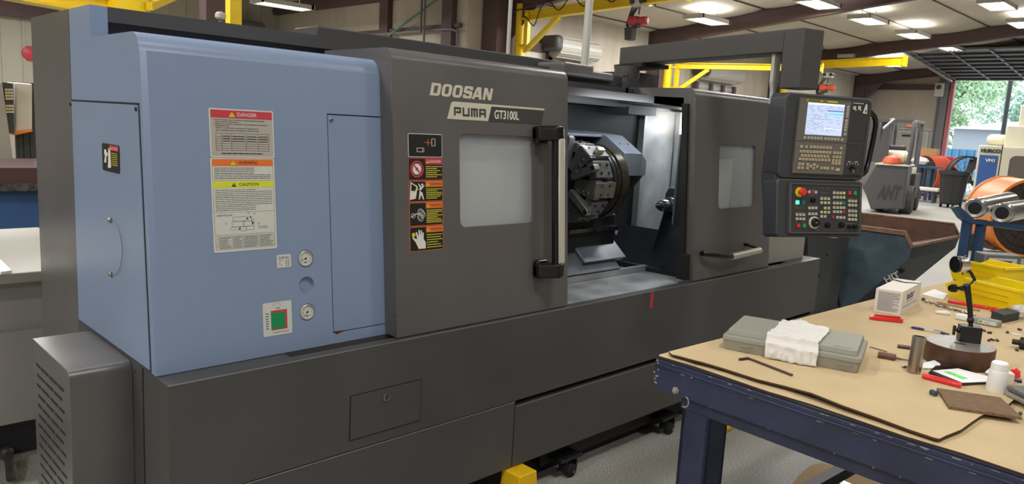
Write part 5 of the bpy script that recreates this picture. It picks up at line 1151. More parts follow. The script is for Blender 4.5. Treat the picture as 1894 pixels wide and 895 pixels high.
# notebook, paper, marker
nb = [bz(1717, 693), bz(1780, 714), bz(1842, 709), bz(1790, 688), bz(1730, 680)]
tag(MB().prism(nb, Z * .009).build('notebook', 'black_gloss', bevel=.001), 'thin black folder under the paper in front of the brown disc', 'folder')
pp = [bz(1725, 686, T + .01), bz(1780, 708, T + .01), bz(1832, 706, T + .01), bz(1826, 696, T + .01), bz(1772, 682, T + .01)]
pap = thing('note_paper', 'white sheet of paper with a green highlighter stripe on the black folder', 'paper', pp[0]); MB().prism(pp, Z * .0015).build('sheet', 'paper', pap)
MB().prism([bz(1746, 687, T + .0122), bz(1780, 701, T + .0122), bz(1791, 700, T + .0122), bz(1756, 687, T + .0122)], Z * .0003).build('highlight', 'hi_green', pap)
a, b = bz(1708, 695, T + .008), bz(1778, 713, T + .008); d_ = (b - a).normalized(); mk = MB(); mk.lathe(a, d_, [(.004, -.004), (.008, .0), (.0095, .01), (.0095, (b - a).length - .004), (.008, (b - a).length)], 18)
tag(mk.build('marker', 'red_plastic'), 'fat red marker lying along the black folder', 'marker')
tn = MB(); tn.prism([bz(1706, 681, T + .004), bz(1708, 672, T + .012), bz(1728, 667, T + .014), bz(1740, 674, T + .01), bz(1736, 679, T + .004), bz(1720, 682, T + .002)], Z * .002); tag(tn.build('paper_scrap', 'paper'), 'torn white paper scrap between the steel tube and the disc', 'paper')
tn = MB(); tn.lathe(bz(1668, 678, T + .004), (bz(1700, 676, T + .004) - bz(1668, 678, T + .004)), [(.0005, 0), (.004, .006), (.004, .03)], 10); tag(tn.build('drill_tip', 'steel'), 'short silver cutter tip poking out left of the steel tube', 'cutter')
# white bottle, small stuff behind it
c = bz(1843, 727) + Vector((.02, .006, 0))
bt = thing('bottle', 'small white translucent plastic bottle standing upside down near the brown disc', 'bottle', c)
MB().lathe(c, Z, [(.028, 0), (.029, .002), (.025, .062), (.0245, .064), (.0235, .066)], 32).build('body', 'bottle_white', bt); MB().lathe(c + Z * .0655, Z, [(.0235, 0), (.0225, .022), (.019, .026), (.001, .027)], 32).build('cap', 'paper', bt)
c = bz(1866, 712); tag(MB(TR(c, .5)).box(0, .03, -.012, .012, 0, .036).build('small_carton', 'carton', bevel=.001), 'tiny white box right behind the white bottle', 'box')
c = bz(1877, 697); tag(MB().lathe(c, Z, [(.013, 0), (.015, .004), (.013, .022), (.006, .028), (.001, .029)], 8).build('bottle_top', 'red_plastic'), 'small faceted red cap behind the white bottle', 'cap')  # faceted red bottle top
a, b = bz(1866, 701, T + .006), bz(1890, 705, T + .006); tag(MB().cyl(a, b, .006, n=14).build('blue_tube', 'pen_blue'), 'dark blue stubby rod beside the red cap', 'rod')
tn = MB(); tn.prism([bz(1822, 688, T + .012), bz(1836, 697, T + .002), bz(1832, 680, T + .016)], Z * .001); tag(tn.build('paper_scrap', 'paper'), 'folded white paper corner left of the white bottle', 'paper')
tag(MB().prism([bz(1850, 722), bz(1884, 716), bz(1880, 706), bz(1855, 710)], Z * .003).build('wood_chip', 'tan'), 'small tan scrap under the tiny box', 'scrap')
c = bz(1838, 668); tag(MB().lathe(c, Z, [(.010, 0), (.009, .008), (.004, .018), (.001, .022)], 7).build('tissue', 'paper'), 'little crumpled white tissue behind the white bottle', 'tissue')
# abrasive pad, fitting, right grey case
pd = [bz(1732, 722), bz(1755, 757), bz(1890, 777), bz(1850, 740)]; MBp = MB(); MBp.prism(pd, Z * .009); tag(MBp.build('abrasive_pad', 'pad_brown', bevel=.0012), 'flat brown abrasive pad on the cardboard in front of the bottle', 'abrasive pad')
a, b = bz(1722, 724, T + .008), bz(1733, 729, T + .008); d_ = (b - a).normalized(); tag(MB().lathe(a, d_, [(.006, 0), (.008, .001), (.008, .006), (.006, .007), (.006, .011), (.0085, .012), (.0085, .02), (.005, .021)], 10).build('hose_fitting', 'fitting_blue'), 'small blue-grey hose fitting at the corner of the brown pad', 'fitting')
a, b, c = bz(1857, 731), bz(1915, 760), bz(1895, 705); u_ = (b - a).normalized(); w_ = Z.cross(u_); w_ = w_ if w_.dot(CF) > 0 else -w_
cs = thing('caliper_case', 'grey plastic case cut by the right edge beside the bottle', 'case', a + u_ * .05)
m_ = MB(); m_.obox(a, u_, w_, Z, 0, .16, 0, .09, .0, .016); m_.build('base', 'case_grey', cs, bevel=.006, seg=3); m_ = MB(); m_.obox(a, u_, w_, Z, .0, .16, .0, .09, .0165, .034); m_.build('lid', 'case_dark', cs, bevel=.008, seg=3)
a = bz(1886, 770, T - .004); tag(MB().lathe(a + Z * .004, (bz(1889, 757, T) - bz(1886, 770, T)), [(.003, 0), (.004, .002), (.003, .012), (.005, .013), (.005, .02)], 10).build('screw', 'hex_metal'), 'single dark screw below the right grey case', 'screw')
# far part of the bench: bins, packs, block
def bin_(name, label, P1, ang, L, Wd, H, m='bin_yellow'):
    t = thing(name, label, 'bin', P1, None); R_ = TR(P1, ang); th_ = .004; fl_ = .012
    b = MB(R_)
    def w4(a, c, d, e): b.prism([a, c, d, e], (0, 0, 0))
    o_ = [(0 + fl_, fl_), (L - fl_, fl_), (L - fl_, Wd - fl_), (fl_, Wd - fl_)]; t_ = [(0, 0), (L, 0), (L, Wd), (0, Wd)]
    b.box(fl_, L - fl_, fl_, Wd - fl_, 0, th_)
    hs = [H * .62, H, H, H * .62]
    for i in range(4):
        j = (i + 1) % 4; (ax, ay), (bx, by) = o_[i], o_[j]; (cx_, cy_), (dx, dy) = t_[j], t_[i]
        if i == 3:   # low front
            P = [(ax, ay, 0), (bx, by, 0), (cx_, cy_, H * .5), (dx, dy, H * .5)]
        elif i == 1: P = [(ax, ay, 0), (bx, by, 0), (cx_, cy_, H), (dx, dy, H)]
        elif i == 0: P = [(ax, ay, 0), (bx, by, 0), (cx_, cy_, H), (dx + L * .26, dy, H), (dx - .01, dy, H * .55)]
        else: P = [(ax, ay, 0), (bx, by, 0), (cx_ - .01, cy_, H * .55), (cx_ + L * .26, cy_, H), (dx, dy, H)]
        n = (Vector(P[1]) - Vector(P[0])).cross(Vector(P[2]) - Vector(P[1])).normalized(); cen = Vector((L / 2, Wd / 2, H / 2))
        if n.dot(cen - Vector(P[0])) < 0: n = -n
        b.prism(P, n * th_)
    b.build('tray', m, t, bevel=.0008)
    r = MB(R_); r.box(L * .26, L + .006, -.007, .003, H - .012, H + .001); r.box(L * .26, L + .006, Wd - .003, Wd + .007, H - .012, H + .001); r.box(L - .003, L + .008, -.007, Wd + .007, H - .012, H + .001)
    for k in range(2): r.prism([(L * .2, -.002 + .004 * k, H * (.66 - .22 * k)), (L * .86, -.002 + .004 * k, H * (.66 - .22 * k)), (L * .84, .003 + .004 * k, H * (.60 - .22 * k)), (L * .22, .003 + .004 * k, H * (.60 - .22 * k))], (0, -.003, 0))
    r.build('rim', m, t, bevel=.0008); return t
P1 = bz(1748, 549); P2 = bz(1866, 580); an = math.atan2(P2.y - P1.y, P2.x - P1.x)
yb = bin_('parts_bin', 'large yellow plastic parts bin on the bench behind the dial stand', P1, an, (P2 - P1).length * 1.12, .21, .115)
P3 = bz(1758, 534) + Vector((.28, .1, 0)); bin_('parts_bin', 'second yellow plastic parts bin just behind the large one', P3 + Vector((.05, .0, 0)), an + .05, .30, .2, .12)
gi = MB(TR(P1 + hz(an) * .1 + hz(an + PI / 2) * .07 + Z * .07, an - .05)); gi.box(0, .19, 0, .035, 0, .03, 0); gi.box(.19, .21, .01, .018, .0, .02, 1); tag(gi.build('green_tool', ['green_plastic', 'steel'], bevel=.003), 'dark green plastic tool lying in the large yellow bin', 'tool')
cb = MB(); a = bz(1855, 545) + Vector((.36, -.0, 0)); a.z = T + .05; cb.obox(a, unit((.25, -.75, .55)), unit((.9, .3, 0)), unit((.2, -.5, .9)), 0, .26, 0, .2, 0, .014); tag(cb.build('folded_case', 'left_grey', bevel=.002), 'pale grey flat case leaning up behind the yellow bins', 'case')
rc = MB(); a = bz(1752, 560); b = bz(1833, 574); u_ = (b - a).normalized(); w_ = Z.cross(u_); rc.obox(a, u_, w_, Z, .0, (b - a).length * .95, .0, .03, .0, .014); tag(rc.build('red_package', 'red_plastic', bevel=.004), 'flat red package lying along the foot of the large yellow bin', 'package')
a = bz(1734, 561); b = bz(1812, 576); u_ = (b - a).normalized(); w_ = Z.cross(u_); tag(MB().obox(a, u_, w_, Z, .0, (b - a).length, -.012, .004, .0, .010).build('wooden_stick', 'tan'), 'flat wooden stick in front of the red package', 'stick')
a = bz(1708, 556, T + .0064); b = bz(1772, 573, T + .0064); d_ = (b - a).normalized()
for k, (off, s0, lb) in enumerate(((0, 0, 'twist drill nearest the white carton, dull steel'), (-.016, .08, 'twist drill lying in front of the wooden stick'))):
    m_ = MB(); L_ = (b - a).length * .8; o_ = a + d_ * s0 + Z.cross(d_) * off
    P = [o_ + d_ * (L_ * i / 30) + Z * (.0022 * math.cos(i * 1.1)) + Z.cross(d_) * (.0022 * math.sin(i * 1.1)) for i in range(31)]
    m_.path(P, .0035, 7); m_.cyl(o_ + d_ * L_, o_ + d_ * (L_ + .05), .005); tag(m_.build('drill_bit', 'steel'), lb, 'drill bit')
tag(MB().prism([bz(1704, 545), bz(1744, 555), bz(1752, 545), bz(1728, 536)], Z * .004).build('paper_pad', 'paper'), 'white paper pad between the carton and the yellow bin', 'paper')
tag(MB().sphere(bz(1708, 553, T + .008), .009, 14, 0, (1.2, 1, .9)).build('earplug', 'fitting_blue'), 'dark blue-grey round plug beside the white carton', 'plug')
a, b = bz(1729, 577, T + .007), bz(1757, 580, T + .007); tag(MB().lathe(a, b - a, [(.003, 0), (.008, .004), (.008, .03), (.010, .034), (.010, .05), (.006, .06)], 12).build('clear_stopper', 'translucent'), 'small clear plastic stopper in front of the drill bits', 'stopper')
a, b = bz(1765, 590), bz(1846, 607); u_ = (b - a).normalized(); w_ = Z.cross(u_); w_ = w_ if w_.dot(CF) > 0 else -w_; L_ = (b - a).length
gc = thing('gauge_case', 'slim grey and white plastic case with a paper label behind the dial stand', 'case', (a + b) / 2)
MB().obox(a, u_, w_, Z, .0, L_ * .38, 0, .04, 0, .024).build('clear_end', 'translucent', gc, bevel=.006, seg=3); MB().obox(a, u_, w_, Z, L_ * .38, L_, 0, .045, 0, .026).build('case_body', 'case_grey', gc, bevel=.005, seg=3)
l = MB(); l.obox(a, u_, w_, Z, L_ * .55, L_ * .95, -.0008, -.0001, .006, .021, 0); l.obox(a, u_, w_, Z, L_ * .57, L_ * .63, -.0012, -.0006, .010, .017, 1)
l.obox(a, u_, w_, Z, L_ * .68, L_ * .8, -.0012, -.0006, .012, .0135, 2); l.build('case_label', ['label_white', 'label_green', 'label_text'], gc)
P1, P2, P3 = bz(1832, 589), bz(1855, 598), bz(1884, 592); P4 = P1 + P3 - P2
tag(MB().prism([P1, P2, P3, P4], Z * .036).build('foam_block', 'foam_black', bevel=.002), 'square dark grey block standing right of the grey case', 'block')
tag(MB(TR(bz(1830, 576), an)).box(0, .07, 0, .03, 0, .022).build('red_box', 'red_plastic', bevel=.003), 'small red plastic box just behind the square dark block', 'box')
pb = MB(); c = bz(1886, 588); rd = random.Random(9)
V = []; F = []
for j in range(9):
    for i in range(14):
        t_ = 2 * PI * i / 14; p_ = PI * j / 8; r_ = .04 * math.sin(p_) * (1 + .35 * rd.uniform(-1, 1)) + .001; V.append(c + Vector((r_ * math.cos(t_), r_ * math.sin(t_), .028 - .028 * math.cos(p_) * (1 + .1 * rd.uniform(-1, 1)) + .004)))
for j in range(8):
    for i in range(14): F.append((j * 14 + i, j * 14 + (i + 1) % 14, (j + 1) * 14 + (i + 1) % 14, (j + 1) * 14 + i))
pb.add(V, F, 0, False); tag(pb.build('plastic_bag', 'plastic_bag'), 'crumpled clear plastic bag at the right edge beside the dark block', 'bag')
c = bz(1888, 645); ck = MB(); ck.lathe(c + Z * .022, Vector((.2, -1, 0)), [(.010, -.03), (.010, -.008), (.022, -.006), (.024, .03)], 20); tag(ck.build('drill_chuck', 'mag_black'), 'dark round chuck at the right edge beyond the white bottle', 'chuck')
sp = [(1822, 614, .5, 'dark burr nearest the magnetic base on the right'), (1834, 617, 2.2, 'dark curled chip beyond the magnetic base'), (1829, 632, .1, 'small dark pellet right of the disc'), (1839, 631, 1.0, 'flat dark washer piece right of the disc'), (1846, 632, .4, 'dark stub beside the flat washer piece'), (1864, 617, .2, 'small brown nut near the white scrap'), (1889, 612, .8, 'brown metal lump at the far right edge'), (1882, 650, .3, 'dark stub in front of the round chuck')]
for px, py, a, lb in sp:
    q = bz(px, py); tag(MB(TR(q, a)).lathe((0, 0, .004), (1, .2, 0), [(.003, 0), (.005, .002), (.004, .010), (.0055, .011), (.004, .017)], 7).build('metal_scrap', 'hex_metal'), lb, 'scrap')
st_ = MB(); q = bz(1878, 618, T + .001); st_.prism([q + Vector(((.016 if i % 2 else .008) * math.cos(i * PI / 5) * .7, (.016 if i % 2 else .008) * math.sin(i * PI / 5) * 1.5, 0)) for i in range(10)], Z * .001); tag(st_.build('paper_scrap', 'paper'), 'ragged white paper scrap near the right edge beyond the disc', 'paper')
# on the floor below the bench
q = W(1520, 878, 2, 0)
fc = [W(px, py, 2, .002) for px, py in ((1462, 900), (1478, 880), (1500, 862), (1520, 858), (1560, 868), (1620, 890), (1640, 930), (1500, 940))]; tag(MB().prism(fc, Z * .006).build('floor_cardboard', 'tan'), 'stained tan cardboard scrap on the floor under the bench', 'cardboard')
for (x0_, y0_, x1_, y1_, lb) in ((1500, 893, 1535, 915, 'shiny steel offcut under the bench, left one'), (1527, 883, 1575, 903, 'shiny pointed steel offcut under the bench, right one')):
    a, b = W(x0_, y0_, 2, .03), W(x1_, y1_, 2, .03); d_ = (b - a).normalized(); tag(MB().lathe(a, d_, [(.002, 0), (.018, .03), (.02, .04), (.02, (b - a).length)], 10).build('steel_offcut', 'chrome'), lb, 'metal offcut')
# ------------------------------------------------------------------ yellow levelling pads and chip-tank casters
def foot(px, py, name, label, s=.13):
    q = W(px, py, 2, .17); q = Vector((q.x, q.y, 0)); t = thing(name, label, 'machine foot', q); a = math.radians(0)
    b = MB(); b.prism([(q.x - .07, q.y - .07, 0), (q.x + .07, q.y - .07, 0), (q.x + .07, q.y + .07, 0), (q.x - .07, q.y + .07, 0)], (0, 0, .01)); lo_ = [Vector((q.x + i * .062, q.y + j * .062, .01)) for i, j in ((-1, -1), (1, -1), (1, 1), (-1, 1))]; hi_ = [Vector((q.x + i * .052, q.y + j * .052, .17)) for i, j in ((-1, -1), (1, -1), (1, 1), (-1, 1))]
    b.loft(lo_, hi_); b.build('cap_body', 'pad_yellow', t, bevel=.014, seg=4); return t
foot(961, 868, 'floor_guard', 'yellow plastic guard block on the floor in front of the lathe')
q = W(1330, 795, 2, 0); t = tag(MB(TR((q.x, q.y, 0), 0)).prism([(-.07, -.05, 0), (.07, -.05, 0), (.07, .05, 0), (-.07, .05, 0)], (0, 0, .035)).prism([(-.05, -.04, .035), (.05, -.04, .035), (.05, .04, .035), (-.05, .04, .035)], (0, 0, .05)).build('floor_guard', 'pad_yellow', bevel=.01), 'yellow floor guard half hidden behind the left bench leg', 'machine foot')
ct = thing('chip_tank', 'low black wheeled chip tank under the lathe', 'tank', (3.0, 2.4, 0))
MB().box(2.45, 4.4, 2.19, 2.235, .06, .15).build('tank_body', 'black', ct)
for px, py in ((1055, 862), (1238, 778)):
    q = W(px, py, 1, 2.13); x = q.x
    cs_ = MB(); cs_.box(x - .09, x + .06, 2.11, 2.19, .085, .10); cs_.box(x - .05, x - .046, 2.11, 2.16, .03, .09); cs_.box(x + .02, x + .024, 2.11, 2.16, .03, .09); co = cs_.build('caster_bracket', 'mag_black', ct, bevel=.003)
    MB().lathe((x - .012, 2.105, .032), (0, 1, 0), [(.02, 0), (.032, .004), (.032, .032), (.02, .036)], 24).build('caster_wheel', 'rubber', co)
    MB().lathe((x - .012, 2.104, .032), (0, -1, 0), [(.008, 0), (.008, .006), (.003, .008)], 12).build('axle_bolt', 'steel', co)
# ------------------------------------------------------------------ chip conveyor at the right end of the lathe
cv = thing('chip_conveyor', 'dark grey chip conveyor rising from the right end of the lathe', 'conveyor', (5.4, 2.6, 0))
yq = 2.30
def cp(px, py, y=yq): return W(px, py, 1, y)
P = [cp(1494, 436), cp(1551, 440), cp(1521, 600), cp(1494, 600)]
MB().prism(P, (0, .45, 0)).build('end_housing', 'conveyor', cv, bevel=.003)
P = [cp(1551, 438, 2.33), cp(1572, 438, 2.33), cp(1548, 560, 2.33), cp(1556, 590, 2.33), cp(1520, 600, 2.33)]
MB().prism(P, (0, .4, 0)).build('incline_body', 'conveyor', cv)
for px, py in ((1530, 471), (1515, 511)):
    q = cp(px, py); MB().lathe(q, (0, -1, 0), [(.010, 0), (.010, .003), (.004, .003)], 10).build('bolt', 'black', cv)
a = cp(1494, 440); b = cp(1620, 430, 2.6)
MB().box(5.3, 5.8, 2.45, 2.75, .9, 1.06).build('discharge_head', 'conveyor', cv, bevel=.01)
MB().box(5.0, 5.95, 2.35, 2.5, .0, .16).build('conveyor_base', 'sect_dark', cv, bevel=.01)
# self-dumping hopper: profile in the y-z plane, extruded along x
xa, xb = 6.25, 7.47
hp2 = thing('dump_hopper', 'rusty blue-grey steel self-dumping hopper behind the conveyor', 'hopper', (6.6, 2.7, 0))
def ha(px, py): p = W(px, py, 0, xa); return (p.y, p.z)
pr_ = [ha(1590, 424), ha(1675, 430), ha(1687, 455), ha(1678, 480), ha(1600, 545), ha(1560, 590)]
pr_ = [(3.15, pr_[0][1] + .02)] + pr_[1:5] + [(pr_[5][0], .22), (3.15, .22)]
yr0, zr0 = pr_[1]; yl, zl = pr_[2]
for x_ in (xa, xb - .012): MB().prism([(x_, y, z) for y, z in pr_], (.012, 0, 0)).build('side_plate', 'hopper_blue', hp2)
sl = MB()
ln_ = [pr_[2], (pr_[3][0], pr_[3][1]), (pr_[4][0], pr_[4][1]), (pr_[5][0], .22)]
for (a, b) in zip(ln_[:-1], ln_[1:]): sl.prism([(xa + .012, a[0], a[1]), (xa + .012, b[0], b[1]), (xa + .012, b[0] + .015, b[1] + .01), (xa + .012, a[0] + .015, a[1] + .01)], (xb - xa - .024, 0, 0))
sl.build('sloping_floor', 'hopper_dark', hp2)
MB().box(xa + .012, xb - .012, 3.13, 3.149, .23, zr0 + .01).build('inner_wall', 'rust', hp2)
il = MB(); il.prism([(xb - .02, y, z) for y, z in ((3.14, pr_[0][1]), (yr0, zr0 - .005), (yl + .01, zl), (3.14, .5))], (.006, 0, 0)); il.prism([(xa + .013, yl + .012, zl - .006), (xa + .013, yl + .012, zl + .004), (xa + .013, 3.1, .50), (xa + .013, 3.1, .48)], (xb - xa - .026, 0, 0)); il.build('rusty_lining', 'rust', hp2)
rm = MB()
rl = [(3.15, pr_[0][1]), (yr0, zr0), (yl, zl)]
for x in (xa - .018, xb - .012): 
    for a, b in zip(rl[:-1], rl[1:]):
        rm.prism([(x, a[0], a[1] - .022), (x, b[0], b[1] - .022), (x, b[0], b[1] + .012), (x, a[0], a[1] + .012)], (.03, 0, 0))
rm.prism([(xa, yl - .006, zl - .012), (xa, yl + .02, zl - .012), (xa, yl + .02, zl + .008), (xa, yl - .006, zl + .008)], (xb - xa, 0, 0)); rm.build('rim', 'rust_edge', hp2)
kx = MB()
kx.prism([(xa - .01, 2.35, .15), (xa - .01, 2.75, .15), (xa - .01, 2.65, .75), (xa - .01, 2.55, .80)], (.012, 0, 0)); kx.build('rocker_plate', 'hopper_dark', hp2)
for x_ in (xa + .05, xb - .13): MB().box(x_, x_ + .08, 2.0, 3.2, 0, .22).build('fork_pocket', 'hopper_dark', hp2)
c = Vector((xa + .5, ha(1668, 500)[0], ha(1668, 500)[1])); MB().cyl((xa - .02, c.y, c.z), (xa + .02, c.y, c.z), .02).build('hinge_pin', 'black', hp2)
q = W(1640, 522, 0, xa - .012)
MB().text('HIT', W(1640, 524, 0, xa - .012) , unit((0, -.8, .6)), unit((0, .6, .8)), width=.12, height=.05, bold=.03).build('stencil', 'text_white', hp2)
# ------------------------------------------------------------------ forklift
fo = Vector((19.0, 6.5, 0)); fk = thing('forklift', 'dark grey forklift seen from behind its counterweight', 'forklift', fo)
def fp(px, py, x=19.0): return W(px, py, 0, x)
tl_, tr_, br_, bl_ = fp(1622, 304), fp(1679, 304), fp(1669, 387), fp(1612, 387); lm, l2 = fp(1597, 345), fp(1604, 362)
cw_ = MB(); cw_.prism([tl_, tr_, br_, bl_, l2, lm], (.9, 0, 0)); cwo = cw_.build('counterweight', 'forklift_grey', fk, bevel=.03, seg=3)
q = fp(1622, 367, 18.985); em = MB(); em.text('ANT', q, -Y, Z, width=.50, height=.34, shear=.3, bold=.02); em.build('embossed_letters', 'sect_dark', cwo)
MB().box(18.95, 20.2, tr_.y - .02, tl_.y + .02, tl_.z, tl_.z + .035).build('hood', 'cream', fk)
MB().box(19.9, 20.9, tr_.y + .0, tr_.y + .05, .45, tl_.z - .05).build('side_panel', 'cream', fk)
MB().box(19.9, 21.2, 6.05, 6.95, .35, .95).build('chassis', 'forklift_grey', fk)
gd = MB(); zt = fp(1640, 222).z
ya, yb2 = tr_.y + .03, tl_.y + .05
gd.path([(19.1, ya, tl_.z), (19.12, ya - .04, tl_.z + .5), (19.2, ya - .02, zt - .12), (19.3, ya, zt), (21.2, ya, zt + .02)], .05, 8, sub=1); gd.path([(19.4, yb2, tl_.z), (19.4, yb2, tl_.z + .5), (19.35, yb2, zt - .12), (19.4, yb2, zt), (21.2, yb2, zt + .02)], .04, 8, sub=1); gd.box(19.28, 19.36, ya, yb2, zt - .04, zt + .03)
for x in (19.9, 20.5, 21.1): gd.box(x - .02, x + .02, ya, yb2, zt - .02, zt + .02)
for y in (ya, yb2): gd.cyl((21.2, y, .9), (21.2, y, zt), .04)
gd.build('overhead_guard', 'forklift_guard', fk)
MB().box(19.36, 19.52, yb2 - .22, yb2 + .25, tl_.z + .05, zt + .03).build('guard_panel', 'forklift_grey', fk); 
for y_ in (6.2, 6.75): MB().box(21.3, 21.42, y_, y_ + .07, 0.1, 2.2).build('mast', 'forklift_grey', fk)
MB().box(20.0, 20.1, 6.35, 6.75, 1.15, 1.62).box(20.1, 20.5, 6.35, 6.75, 1.05, 1.18).build('seat', 'hoist_dark', fk, bevel=.05, seg=3)
MB().lathe((19.65, tr_.y + .28, tl_.z + .19), (0, 1, 0), [(.001, -.24), (.10, -.2), (.165, -.12), (.165, .3), (.1, .38), (.001, .4)], 24).build('gas_tank', 'cream', fk)
wheels = [(19.75, tr_.y - .02), (21.0, tr_.y - .02), (19.75, tl_.y - .1), (21.0, tl_.y - .1)]
for x, y in wheels:
    w_ = MB(); w_.lathe((x, y - .1, .30), (0, 1, 0), [(.16, 0), (.27, 0), (.30, .03), (.30, .19), (.27, .22), (.16, .22)], 32, 0); wo = w_.build('wheel', 'tyre', fk); MB().lathe((x, y - .09, .30), (0, 1, 0), [(.05, 0), (.07, .02), (.16, .01), (.16, .2)], 24).build('hub', 'silver_far', wo)
MB().lathe((19.75, tr_.y - .12, .3), (0, 1, 0), [(.36, .0), (.38, .0), (.38, .25), (.36, .25)], 24, closed=True).build('fender', 'forklift_guard', fk)
q = fp(1650, 300, 18.97); hr = MB(); hr.lathe((19.12, fp(1650, 300, 19.12).y, tl_.z + .035), Z, [(.16, 0), (.21, .02), (.20, .08), (.165, .15), (.09, .19), (.001, .20)], 28)
hr.box(18.93, 18.97, fp(1650, 300, 19.12).y - .08, fp(1650, 300, 19.12).y + .08, tl_.z + .035, tl_.z + .09); hr.T = None; tag(hr.build('hard_hat', 'orange_far'), 'orange-red dome sitting on the rear hood of the forklift', 'hat')
MB(); gm = MB(); gm.path([(19.3, ya + .5, zt + .02), (19.2, ya + .42, zt + .03), (19.0, ya + .6, zt - .2)], .03, 8); gm.build('work_light_arm', 'silver_far', fk)
fk.rotation_euler = (0, 0, math.radians(12))
# ------------------------------------------------------------------ jib cranes
def jib(root, d, L, z, name_lb, h=.2, col_r=.11, wid=.14, zc=None):
    root = Vector(root); d = unit(d); t = thing('jib_crane', name_lb, 'crane', (root.x, root.y, 0))
    zc = zc or z + .25
    MB().cyl((root.x, root.y, 0), (root.x, root.y, zc), col_r, n=24).box(root.x - .2, root.x + .2, root.y - .2, root.y + .2, 0, .03).build('column', 'yellow', t)
    s0 = root + d * (col_r + .12); s0.z = z; e0 = root + d * L; e0.z = z
    bm = MB(); bm.beam(s0, e0, wid, h, I=True, tf=.02, tw=.015); bm.build('beam', 'yellow', t)
    bm = MB(); bm.beam(e0 - d * .01, e0 + d * .015, wid + .08, h + .07); bm.build('end_stop', 'yellow', t)
    p = root + d * (col_r + .14); bm = MB(); bm.beam((p.x, p.y, z - .75), (p.x, p.y, z + .12), .1, .1, up=(1, .1, 0)); a = p.copy(); a.z = z - .7; b = root + d * (L * .28); b.z = z - h / 2; bm.beam(a, b, .08, .1); bm.build('brace', 'yellow', t)
    for zz in (z - .6, z - .05): MB().obox(Vector((root.x, root.y, zz)), d, d.cross(Z), Z, col_r * .6, col_r + .14, -.08, .08, -.02, .02).build('hinge', 'yellow', t)
    return t, s0, e0
def hoist(p, s_, label, lb2='hoist', red='hoist_red'):
    t = thing('chain_hoist', label, 'hoist', p); p = Vector(p)
    MB().box(p.x - .1, p.x + .1, p.y - .13, p.y + .13, p.z - .03, p.z + .12).build('trolley', 'white_paint', t, bevel=.01)
    w_ = MB()
    for dy in (-.1, .1): w_.lathe((p.x - .12, p.y + dy, p.z + .06), X, [(.05, 0), (.05, .24)], 14)
    w_.build('trolley_wheel', 'hoist_dark', t)
    MB().path([(p.x, p.y, p.z), (p.x, p.y + .02, p.z - .25 * s_)], .022 * s_).build('hook', 'hoist_dark', t)
    m_ = MB(); m_.lathe((p.x - .05, p.y + .30 * s_, p.z - .42 * s_), Vector((.25, -1, 0)), [(.10 * s_, 0), (.14 * s_, .02), (.14 * s_, .22 * s_), (.11 * s_, .24 * s_), (.11 * s_, .36 * s_), (.12 * s_, .38 * s_), (.12 * s_, .54 * s_), (.08 * s_, .58 * s_)], 24); m_.build('motor', red, t)
    MB().box(p.x - .09 * s_, p.x + .09 * s_, p.y - .02, p.y + .2 * s_, p.z - .62 * s_, p.z - .3 * s_).build('gearbox', 'hoist_dark', t, bevel=.02)
    MB().prism([(p.x - .08, p.y + .12 * s_, p.z - .58 * s_), (p.x - .08, p.y + .42 * s_, p.z - .58 * s_), (p.x - .08, p.y + .38 * s_, p.z - .95 * s_), (p.x - .08, p.y + .16 * s_, p.z - .95 * s_)], (.16, 0, 0)).build('chain_bag', 'hoist_dark', t, bevel=.02)
    cb = MB(); 
    for k in range(4): cb.path([(p.x, p.y + .05 * k, p.z + .02), (p.x, p.y + .2 * s_ + .03 * k, p.z - .2 * s_), (p.x + .02 * k, p.y + .4 * s_ + .03 * k, p.z - .6 * s_), (p.x, p.y + .3 * s_, p.z - .75 * s_)], .012, 6, sub=2)
    cb.build('hoist_cable', 'cable', t); return t
j1, s0, e0 = jib((11.8, 11.9, 0), (-.18, -.98, 0), 4.75, 3.88, 'yellow jib crane with a red hoist standing at the purple corner column', h=.19, zc=4.15)
hoist(s0 + (e0 - s0) * .76 + Z * -.10, .62, 'red electric chain hoist hanging from the yellow jib crane by the corner')
cb = MB(); P = []
for k in range(25):
    f = k / 24 * .7; p = s0 + (e0 - s0) * f; P.append(p + Vector((-.09, 0, .02 + (-.15 if k < 4 else .1) + .12 * math.cos(k * PI / 3)))); 
cb.path(P, .012, 6, sub=1); cb.build('festoon_cable', 'cable', j1)
jib((17.7, 12.1, 0), (.36, -.93, 0), 3.9, 3.42, 'thin yellow jib crane seen through the gap under the control arm', h=.16, col_r=.12, zc=3.7)
j3, s3, e3 = jib((24.3, 12.0, 0), (-.18, -.98, 0), 4.0, 4.02, 'yellow jib crane whose end pokes out right of the control arm', h=.24)
hoist(W(1533, 142, 0, 24.05) , .8, 'orange-red hoist hanging from the jib crane right of the control arm', red='orange_far')
# big crane column at the upper left
q = CAM + ray(232, 30) * 6.2; root = Vector((q.x, q.y, 0))
t = thing('jib_crane', 'large yellow jib crane with a thick round column behind the lathe, upper left', 'crane', root)
MB().cyl(root, root + Z * 4.1, .183, n=36).build('column', 'yellow', t)
a = CAM + ray(189, -4) * 6.1; b = CAM + ray(20, -22) * 5.0
a.z = b.z = (a.z + b.z) / 2 + .02
MB().beam(root + Vector((-.15, -.07, a.z)), Vector((root.x, root.y, 0)) + Vector((-.905, -.425, 0)) * 3.0 + Z * a.z, .17, .24, I=True, tf=.02).build('beam', 'yellow', t)
qa, qb = CAM + ray(276, 12) * 6.15, CAM + ray(330, -10) * 7.2
MB().beam(qa, qb, .05, .06).build('brace', 'yellow', t)
qa, qb = W(270, 17, 1, 6.9), W(420, 40, 1, 6.9); 
MB().box(root.x, 6.2, root.y + .5, root.y + .62, qa.z - .06, qa.z).build('rail', 'yellow', t)
